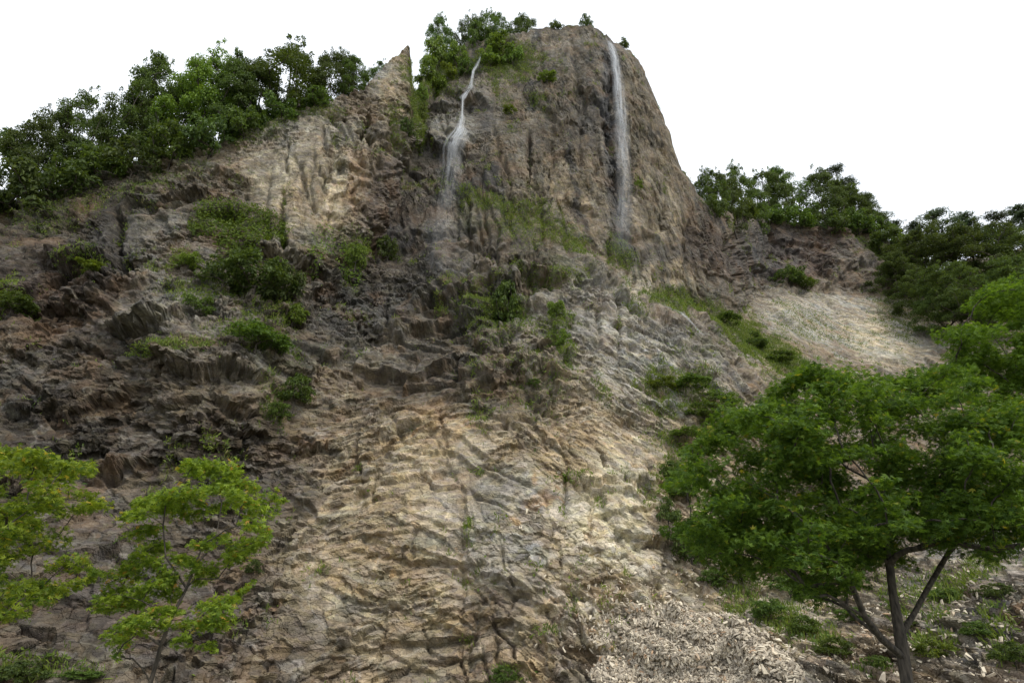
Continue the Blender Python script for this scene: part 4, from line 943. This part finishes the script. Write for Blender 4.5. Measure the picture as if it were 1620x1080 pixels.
# ------------------------------------------------------------------ ivy mat, grass, scree
def scatter(mask, n, rg):
    p = mask/mask.sum(); k = rg.choice(len(mask), n, p=p); return k
vis = (py > 0) & (px > -200) & (px < 1800)
# area of surface that each grid vertex stands for, so that scattering is even on the rock
du_ = np.gradient(GP1, axis=0); dv_ = np.gradient(GP1, axis=1); AREA = np.linalg.norm(np.cross(du_, dv_), axis=-1).ravel(); AREA = np.minimum(AREA, .08)
NRM = GN1.reshape(-1, 3)
def on_rock(mask, n, rg, lift=.05, spread=.12):
    k = scatter(mask*AREA, n, rg); c = P1[k].astype(float)+rg.normal(size=(n, 3))*spread+NRM[k]*lift; return c, k
rg = np.random.RandomState(40)
iv = sstep(.32, .5, np.maximum.reduce([blob(345,350,44,30), blob(400,360,44,34), blob(375,385,34,26), blob(430,368,28,16), blob(320,362,26,16)])+.16*bn)
c, k = on_rock(iv*(LAY == 0), 5200, rg, .16, .16); V, Fq, ti = leaves(c, .20, rg, 'quad', .2, NRM[k]*1.3)
b_ = c.mean(0); o = mesh_from('ivy', V-b_, Fq, M_LEAFB, attrs={'tint': ('FLOAT', 'FACE', ti*.7)}); o.location = b_
tag(o, 'bright green mat of creeper hanging on the light wall at left', 'creeper')
iv = sstep(.3, .5, np.maximum.reduce([blob(500,395,14,45,10), blob(520,380,10,30), blob(545,410,14,34), blob(560,440,14,16)])+.2*bn2)
c, k = on_rock(iv*(LAY == 0), 700, rg, .1, .1); V, Fq, ti = leaves(c, .18, rg, 'quad', .2, NRM[k]*1.3)
b_ = c.mean(0); o = mesh_from('ivy', V-b_, Fq, M_LEAFB, attrs={'tint': ('FLOAT', 'FACE', ti*.9)}); o.location = b_
tag(o, 'thin yellow green creeper trailing down beside the dark gully', 'creeper')
GRM = [(1140,505,50,14,30,1),(1190,540,50,20,35,1.3),(1240,570,50,20,30,1.3),(1285,598,40,18,20,1.2),(1050,468,40,12,10,.9),(1090,482,50,12,15,.9),(1060,600,45,18,0,1),(1100,588,40,10,0,.8),(1115,650,60,16,10,1),(1090,700,50,16,0,1),(1065,745,26,30,0,.9),
 (780,484,46,12,0,1.1),(885,510,16,24,0,1),(890,560,10,28,-20,.9),(950,620,10,24,-20,.6),(820,332,90,12,18,.8),(885,372,50,12,30,.9),(975,402,16,36,-40,1),(840,350,60,30,0,.35),(1180,945,40,24,30,1.2),(1225,975,50,24,30,1.2),(1305,1020,50,22,20,1.1),(1260,900,60,40,30,.5),
 (1480,1020,30,24,0,1),(1500,940,30,24,0,.9),(1540,930,20,16,0,.8),(1580,1000,20,36,0,.7),(1560,900,30,14,30,.6),(1450,960,60,50,0,.35),(760,745,20,4,0,1),(905,755,30,5,0,1),(845,895,7,11,0,.8),(905,968,7,20,15,.9),(860,1000,24,7,0,1),(790,1065,20,12,0,1),
 (740,830,7,7,0,1),(790,825,9,5,0,.9),(700,105,40,36,0,1),(800,98,44,26,0,1),(660,165,10,60,0,1.1),(690,140,30,14,0,.7),(560,405,20,30,0,.8),(295,412,20,14,0,.8),(250,565,40,8,0,1.1),(310,562,60,7,0,.9),(440,650,24,34,0,.9),(140,432,30,8,0,.9),(15,482,24,20,0,.8),
 (845,157,15,6,0,.8),(785,142,6,14,0,.9),(800,160,8,20,0,.4),(1010,292,7,10,0,.9),(230,300,90,12,-12,.3),(120,330,90,16,-10,.25),(60,350,60,20,0,.25),(420,210,50,9,-20,.5),(500,178,60,6,-8,.7),(760,660,16,20,0,.5),(800,500,60,40,0,.3),(870,440,40,10,0,.6),
 (1400,400,50,14,20,.8),(1420,500,50,30,20,.35),(1300,520,90,20,20,.15),(40,1070,60,14,0,1),(130,1080,50,8,0,1),(850,590,60,50,0,.14),(320,470,60,14,0,.5),(420,520,60,30,0,.4),(630,205,12,30,0,.6),(1150,640,50,14,30,.8),(1000,480,30,8,40,.5),(1380,1065,40,10,0,.9),(450,560,40,10,0,.6)]
gm = np.zeros(len(px))
for x, y, rx, ry, rot, k_ in GRM: gm = np.maximum(gm, k_*sstep(.22, .75, blob(x, y, rx*1.15, ry*1.25, rot)*.95+.55*bn+.5*bn2))
gm = gm*vis+.010*(mossf*vis)+.0012*sstep(.2, .5, bn)*vis
n = 60000; c, k = on_rock(gm, n, rg, 0.0, .07)
nb = 4; c4 = np.repeat(c, nb, 0); nk = np.repeat(NRM[k], nb, 0); m = len(c4)
hgt = rg.uniform(.08, .30, m)[:, None]; dr = unit(np.array([0, 0, 1.0])+.5*nk+rg.normal(size=(m, 3))*.55); sd = unit(np.cross(dr, rg.normal(size=(m, 3))))*.024
root_ = c4+rg.normal(size=(m, 3))*.07
tip = root_+dr*hgt; tip[:, 2] -= .25*hgt[:, 0]*rg.uniform(0, 1, m)
V = np.stack([root_-sd*.6, root_+sd*.6, root_+dr*hgt*.55+sd, tip], 1).reshape(-1, 3)
tg_ = np.repeat(np.clip(rg.uniform(0, .8, n)+.35*bn[k], 0, .9), nb)+rg.uniform(0, .1, m)
tag(mesh_from('grass', V, np.arange(4*m).reshape(m, 4), M_GRASS, attrs={'tint': ('FLOAT', 'FACE', tg_)}), 'green grass and weeds growing on the ledges and gentle slopes', 'grass', None, 'stuff')
c, k = on_rock(gm, 26000, rg, .08, .12); V, Fq, ti = leaves(c, .15, rg, 'quad', .5, NRM[k])
tag(mesh_from('ground_cover', V, Fq, M_LEAFB, attrs={'tint': ('FLOAT', 'FACE', np.clip(ti*.8+.3*bn[k], 0, .92))}), 'low leafy plants covering the ledges between the grass', 'ground cover', None, 'stuff')

m_, N, L = new_mat('scree_stone'); o_ = N.new('ShaderNodeOutputMaterial'); p_ = N.new('ShaderNodeBsdfPrincipled'); p_.inputs['Roughness'].default_value = .9
a_ = N.new('ShaderNodeAttribute'); a_.attribute_name = 'tint'; r_ = N.new('ShaderNodeValToRGB'); cr = r_.color_ramp
cr.elements[0].color = (.31, .265, .205, 1); cr.elements[1].color = (.76, .67, .51, 1); cr.elements[1].position = .93; e = cr.elements.new(.45); e.color = (.52, .45, .35, 1); e = cr.elements.new(.985); e.color = (.50, .33, .20, 1)
n_ = N.new('ShaderNodeTexNoise'); n_.inputs['Scale'].default_value = 14; n_.inputs['Detail'].default_value = 4
mm_ = N.new('ShaderNodeMix'); mm_.data_type = 'RGBA'; mm_.blend_type = 'MULTIPLY'; mm_.inputs[0].default_value = .6
L.new(a_.outputs['Fac'], r_.inputs[0]); L.new(r_.outputs[0], mm_.inputs[6]); mr_ = N.new('ShaderNodeMapRange'); mr_.inputs[3].default_value = .5; mr_.inputs[4].default_value = 1.3; L.new(n_.outputs['Fac'], mr_.inputs[0]); L.new(mr_.outputs[0], mm_.inputs[7]); L.new(mm_.outputs[2], p_.inputs['Base Color']); L.new(p_.outputs[0], o_.inputs[0])
def shards(mask, n, s0, s1, rg, name, label, power=3.2):
    c, k = on_rock(mask, n, rg, .04, .05); nn = NRM[k]; s = s0+(s1-s0)*rg.uniform(0, 1, n)**power
    N3 = unit(nn+rg.normal(size=(n, 3))*.55); T = unit(np.cross(N3, rg.normal(size=(n, 3)))); B = np.cross(N3, T)
    lx = s[:, None]; ly = (s*rg.uniform(.3, .8, n))[:, None]; lz = (s*rg.uniform(.07, .3, n))[:, None]; vs = []
    for a in (-.5, .5):
        for (u, v) in ((-.5, -.35), (-.1, -.5), (.5, -.25), (.35, .45), (-.3, .5)):
            f = (1 if a < 0 else .86); vs.append(c+T*lx*u*f*rg.uniform(.75, 1.15, n)[:, None]+B*ly*v*f*rg.uniform(.75, 1.15, n)[:, None]+N3*lz*a)
    V = np.stack(vs, 1); F = []
    for j in range(5): j2 = (j+1) % 5; F.append([j, j2, 5+j2, 5+j])
    F.append([5, 6, 7, 8]); F.append([5, 8, 9, 9])
    F = [f for f in F if len(set(f)) == 4]+[[5, 8, 9, 5]]
    F = [f for f in F if len(set(f)) == 4]
    Fq = (np.array(F)[None]+(np.arange(n)*10)[:, None, None]).reshape(-1, 4)
    ti = np.repeat(rg.uniform(0, 1, n), len(F))
    return tag(mesh_from(name, V.reshape(-1, 3), Fq, m_, attrs={'tint': ('FLOAT', 'FACE', ti)}), label, 'scree', None, 'stuff')
sc = sstep(.15, .5, np.maximum.reduce([blob(1080,1040,130,55,15), blob(1010,1020,50,40,0), blob(1180,1055,100,34,25), blob(1050,1010,80,22,0), blob(1150,1000,50,20,30)*.9, blob(970,1070,34,36,0)])+.12*bn)
shards(sc**1.5*(py > 955), 30000, .035, .30, rg, 'scree', 'pale broken stone flakes heaped at the foot of the cliff')
sc2 = .15*np.maximum.reduce([blob(1000,930,120,60,30), blob(1250,1010,160,50,25), blob(950,960,60,60,0), blob(1060,960,60,20,30), blob(1500,1000,120,90,0), blob(1350,1050,120,40,0)])
shards(sc2*vis, 2600, .05, .30, rg, 'rubble', 'loose stone chips lying scattered on the lower slopes')
print('scatter', time.time()-T00)
# ------------------------------------------------------------------ falling water
def water_material():
    m, N, L = new_mat('falling_water')
    o = N.new('ShaderNodeOutputMaterial'); a = N.new('ShaderNodeAttribute'); a.attribute_name = 'dens'
    ac = N.new('ShaderNodeAttribute'); ac.attribute_name = 'strand'
    n = N.new('ShaderNodeTexNoise'); n.inputs['Scale'].default_value = 1.0; n.inputs['Detail'].default_value = 5; n.inputs['Roughness'].default_value = .65
    L.new(ac.outputs['Vector'], n.inputs['Vector'])
    r = N.new('ShaderNodeMapRange'); r.inputs[1].default_value = .41; r.inputs[2].default_value = .80; L.new(n.outputs['Fac'], r.inputs[0])
    mu = N.new('ShaderNodeMath'); mu.operation = 'MULTIPLY'; mu.use_clamp = True; L.new(a.outputs['Fac'], mu.inputs[0]); L.new(r.outputs[0], mu.inputs[1])
    d = N.new('ShaderNodeBsdfDiffuse'); d.inputs[0].default_value = (.86, .89, .93, 1); t = N.new('ShaderNodeBsdfTranslucent'); t.inputs[0].default_value = (.86, .89, .93, 1)
    m1 = N.new('ShaderNodeMixShader'); m1.inputs[0].default_value = .45; L.new(d.outputs[0], m1.inputs[1]); L.new(t.outputs[0], m1.inputs[2])
    tr = N.new('ShaderNodeBsdfTransparent'); m2 = N.new('ShaderNodeMixShader'); L.new(mu.outputs[0], m2.inputs[0]); L.new(tr.outputs[0], m2.inputs[1]); L.new(m1.outputs[0], m2.inputs[2])
    L.new(m2.outputs[0], o.inputs[0]); return m
M_WATER = water_material()
def falls(name, path, nrib, label, seed, hug=0.45, cat='waterfall', kind=None):
    """path rows: photo x, photo y, width px, density. several curved curtains one behind the other"""
    rg = np.random.RandomState(seed); path = np.array(path, float)
    s = np.r_[0, np.cumsum(np.hypot(*(path[1:, :2]-path[:-1, :2]).T))]; n = max(24, int(s[-1]/3)); q = np.linspace(0, s[-1], n)
    X, Yp, Wd, De = [np.interp(q, s, path[:, k]) for k in range(4)]
    cen = np.array([surf(x, y)[0] for x, y in zip(X, Yp)]).astype(float)
    Yc = cen[:, 1]; kk_ = 11; pad = np.pad(Yc, kk_, mode='edge'); Yc = np.array([pad[i:i+2*kk_+1].min()*.6+pad[i:i+2*kk_+1].mean()*.4 for i in range(n)])
    vs, fs, dn, st = [], [], [], []; base = 0; NA = 7
    for r in range(nrib):
        off = rg.normal()*.22 if r else 0; wf = rg.uniform(.5, 1.0) if r else 1.0; ph = rg.uniform(0, 100); wob = np.cumsum(rg.normal(size=n))*.04
        for i in range(n):
            c = pix(X[i]+(off*Wd[i]+wob[i])*.5, Yp[i], Yc[i]-hug-.12*r); w_ = Wd[i]*px_per(c)*wf
            for j in range(NA):
                u = j/(NA-1)-.5; vs.append([c[0]+u*w_, c[1]+1.6*w_*u*u*.6-.1*w_, c[2]])
                e = max(0, 1-(2*abs(u))**1.6); fi = min(1, i/3)*min(1, (n-1-i)/5)
                dn.append(De[i]*e*fi*rg.uniform(.9, 1.1)); st.append([u*w_*5+ph, q[i]*px_per(c)*.5+.3*math.sin(u*5+r), r*7.3])
        for i in range(n-1):
            for j in range(NA-1):
                a = base+i*NA+j; fs.append([a, a+1, a+NA+1, a+NA])
        base += n*NA
    vs = np.array(vs); b = vs[0].copy(); o = mesh_from(name, vs-b, np.array(fs), M_WATER, attrs={'dens': ('FLOAT', 'POINT', dn)}, smooth=True); o.location = b
    at = o.data.attributes.new('strand', 'FLOAT_VECTOR', 'POINT'); at.data.foreach_set('vector', np.array(st, F32).ravel())
    return tag(o, label, cat, None, kind)
falls('waterfall', [(962,64,8,.9),(968,72,14,.9),(974,95,16,.85),(978,125,20,.75),(982,160,24,.62),(985,200,27,.5),(987,240,29,.42),(989,280,31,.34),(990,320,34,.26),(988,360,40,.16),(988,410,50,.05)], 5,
      'wide waterfall dropping free down the right side of the rock tower', 1, .5)
falls('waterfall', [(762,83,4,1.3),(758,96,4,1.2),(755,103,8,1.1),(749,112,5,1.2),(746,130,5,1.4),(744,138,9,1.3),(737,147,7,1.5),(732,153,13,1.5),(732,158,5,1.5),(731,178,4,1.4),(731,186,9,1.0),(729,200,14,1.0),(727,210,30,1.25),(720,220,38,.9),(714,235,36,.45),(714,260,38,.3),(708,300,38,.14),(700,340,42,.1),(692,390,50,.07),(690,440,70,.03)], 4,
      'narrow stepped waterfall coming out of the shrubs left on the tower', 2, .25)
falls('water', [(1040,478,5,.3),(1060,487,6,.5),(1078,494,7,.6),(1090,505,6,.7),(1102,520,6,.8),(1118,535,7,.8),(1132,543,6,.7),(1145,552,5,.5),(1165,572,4,.3),(1190,590,5,.7),(1205,604,5,.2)], 3,
      'white run of water sliding down the ridge of slabs', 3, .12, None, 'structure')
print('total', time.time()-T00)
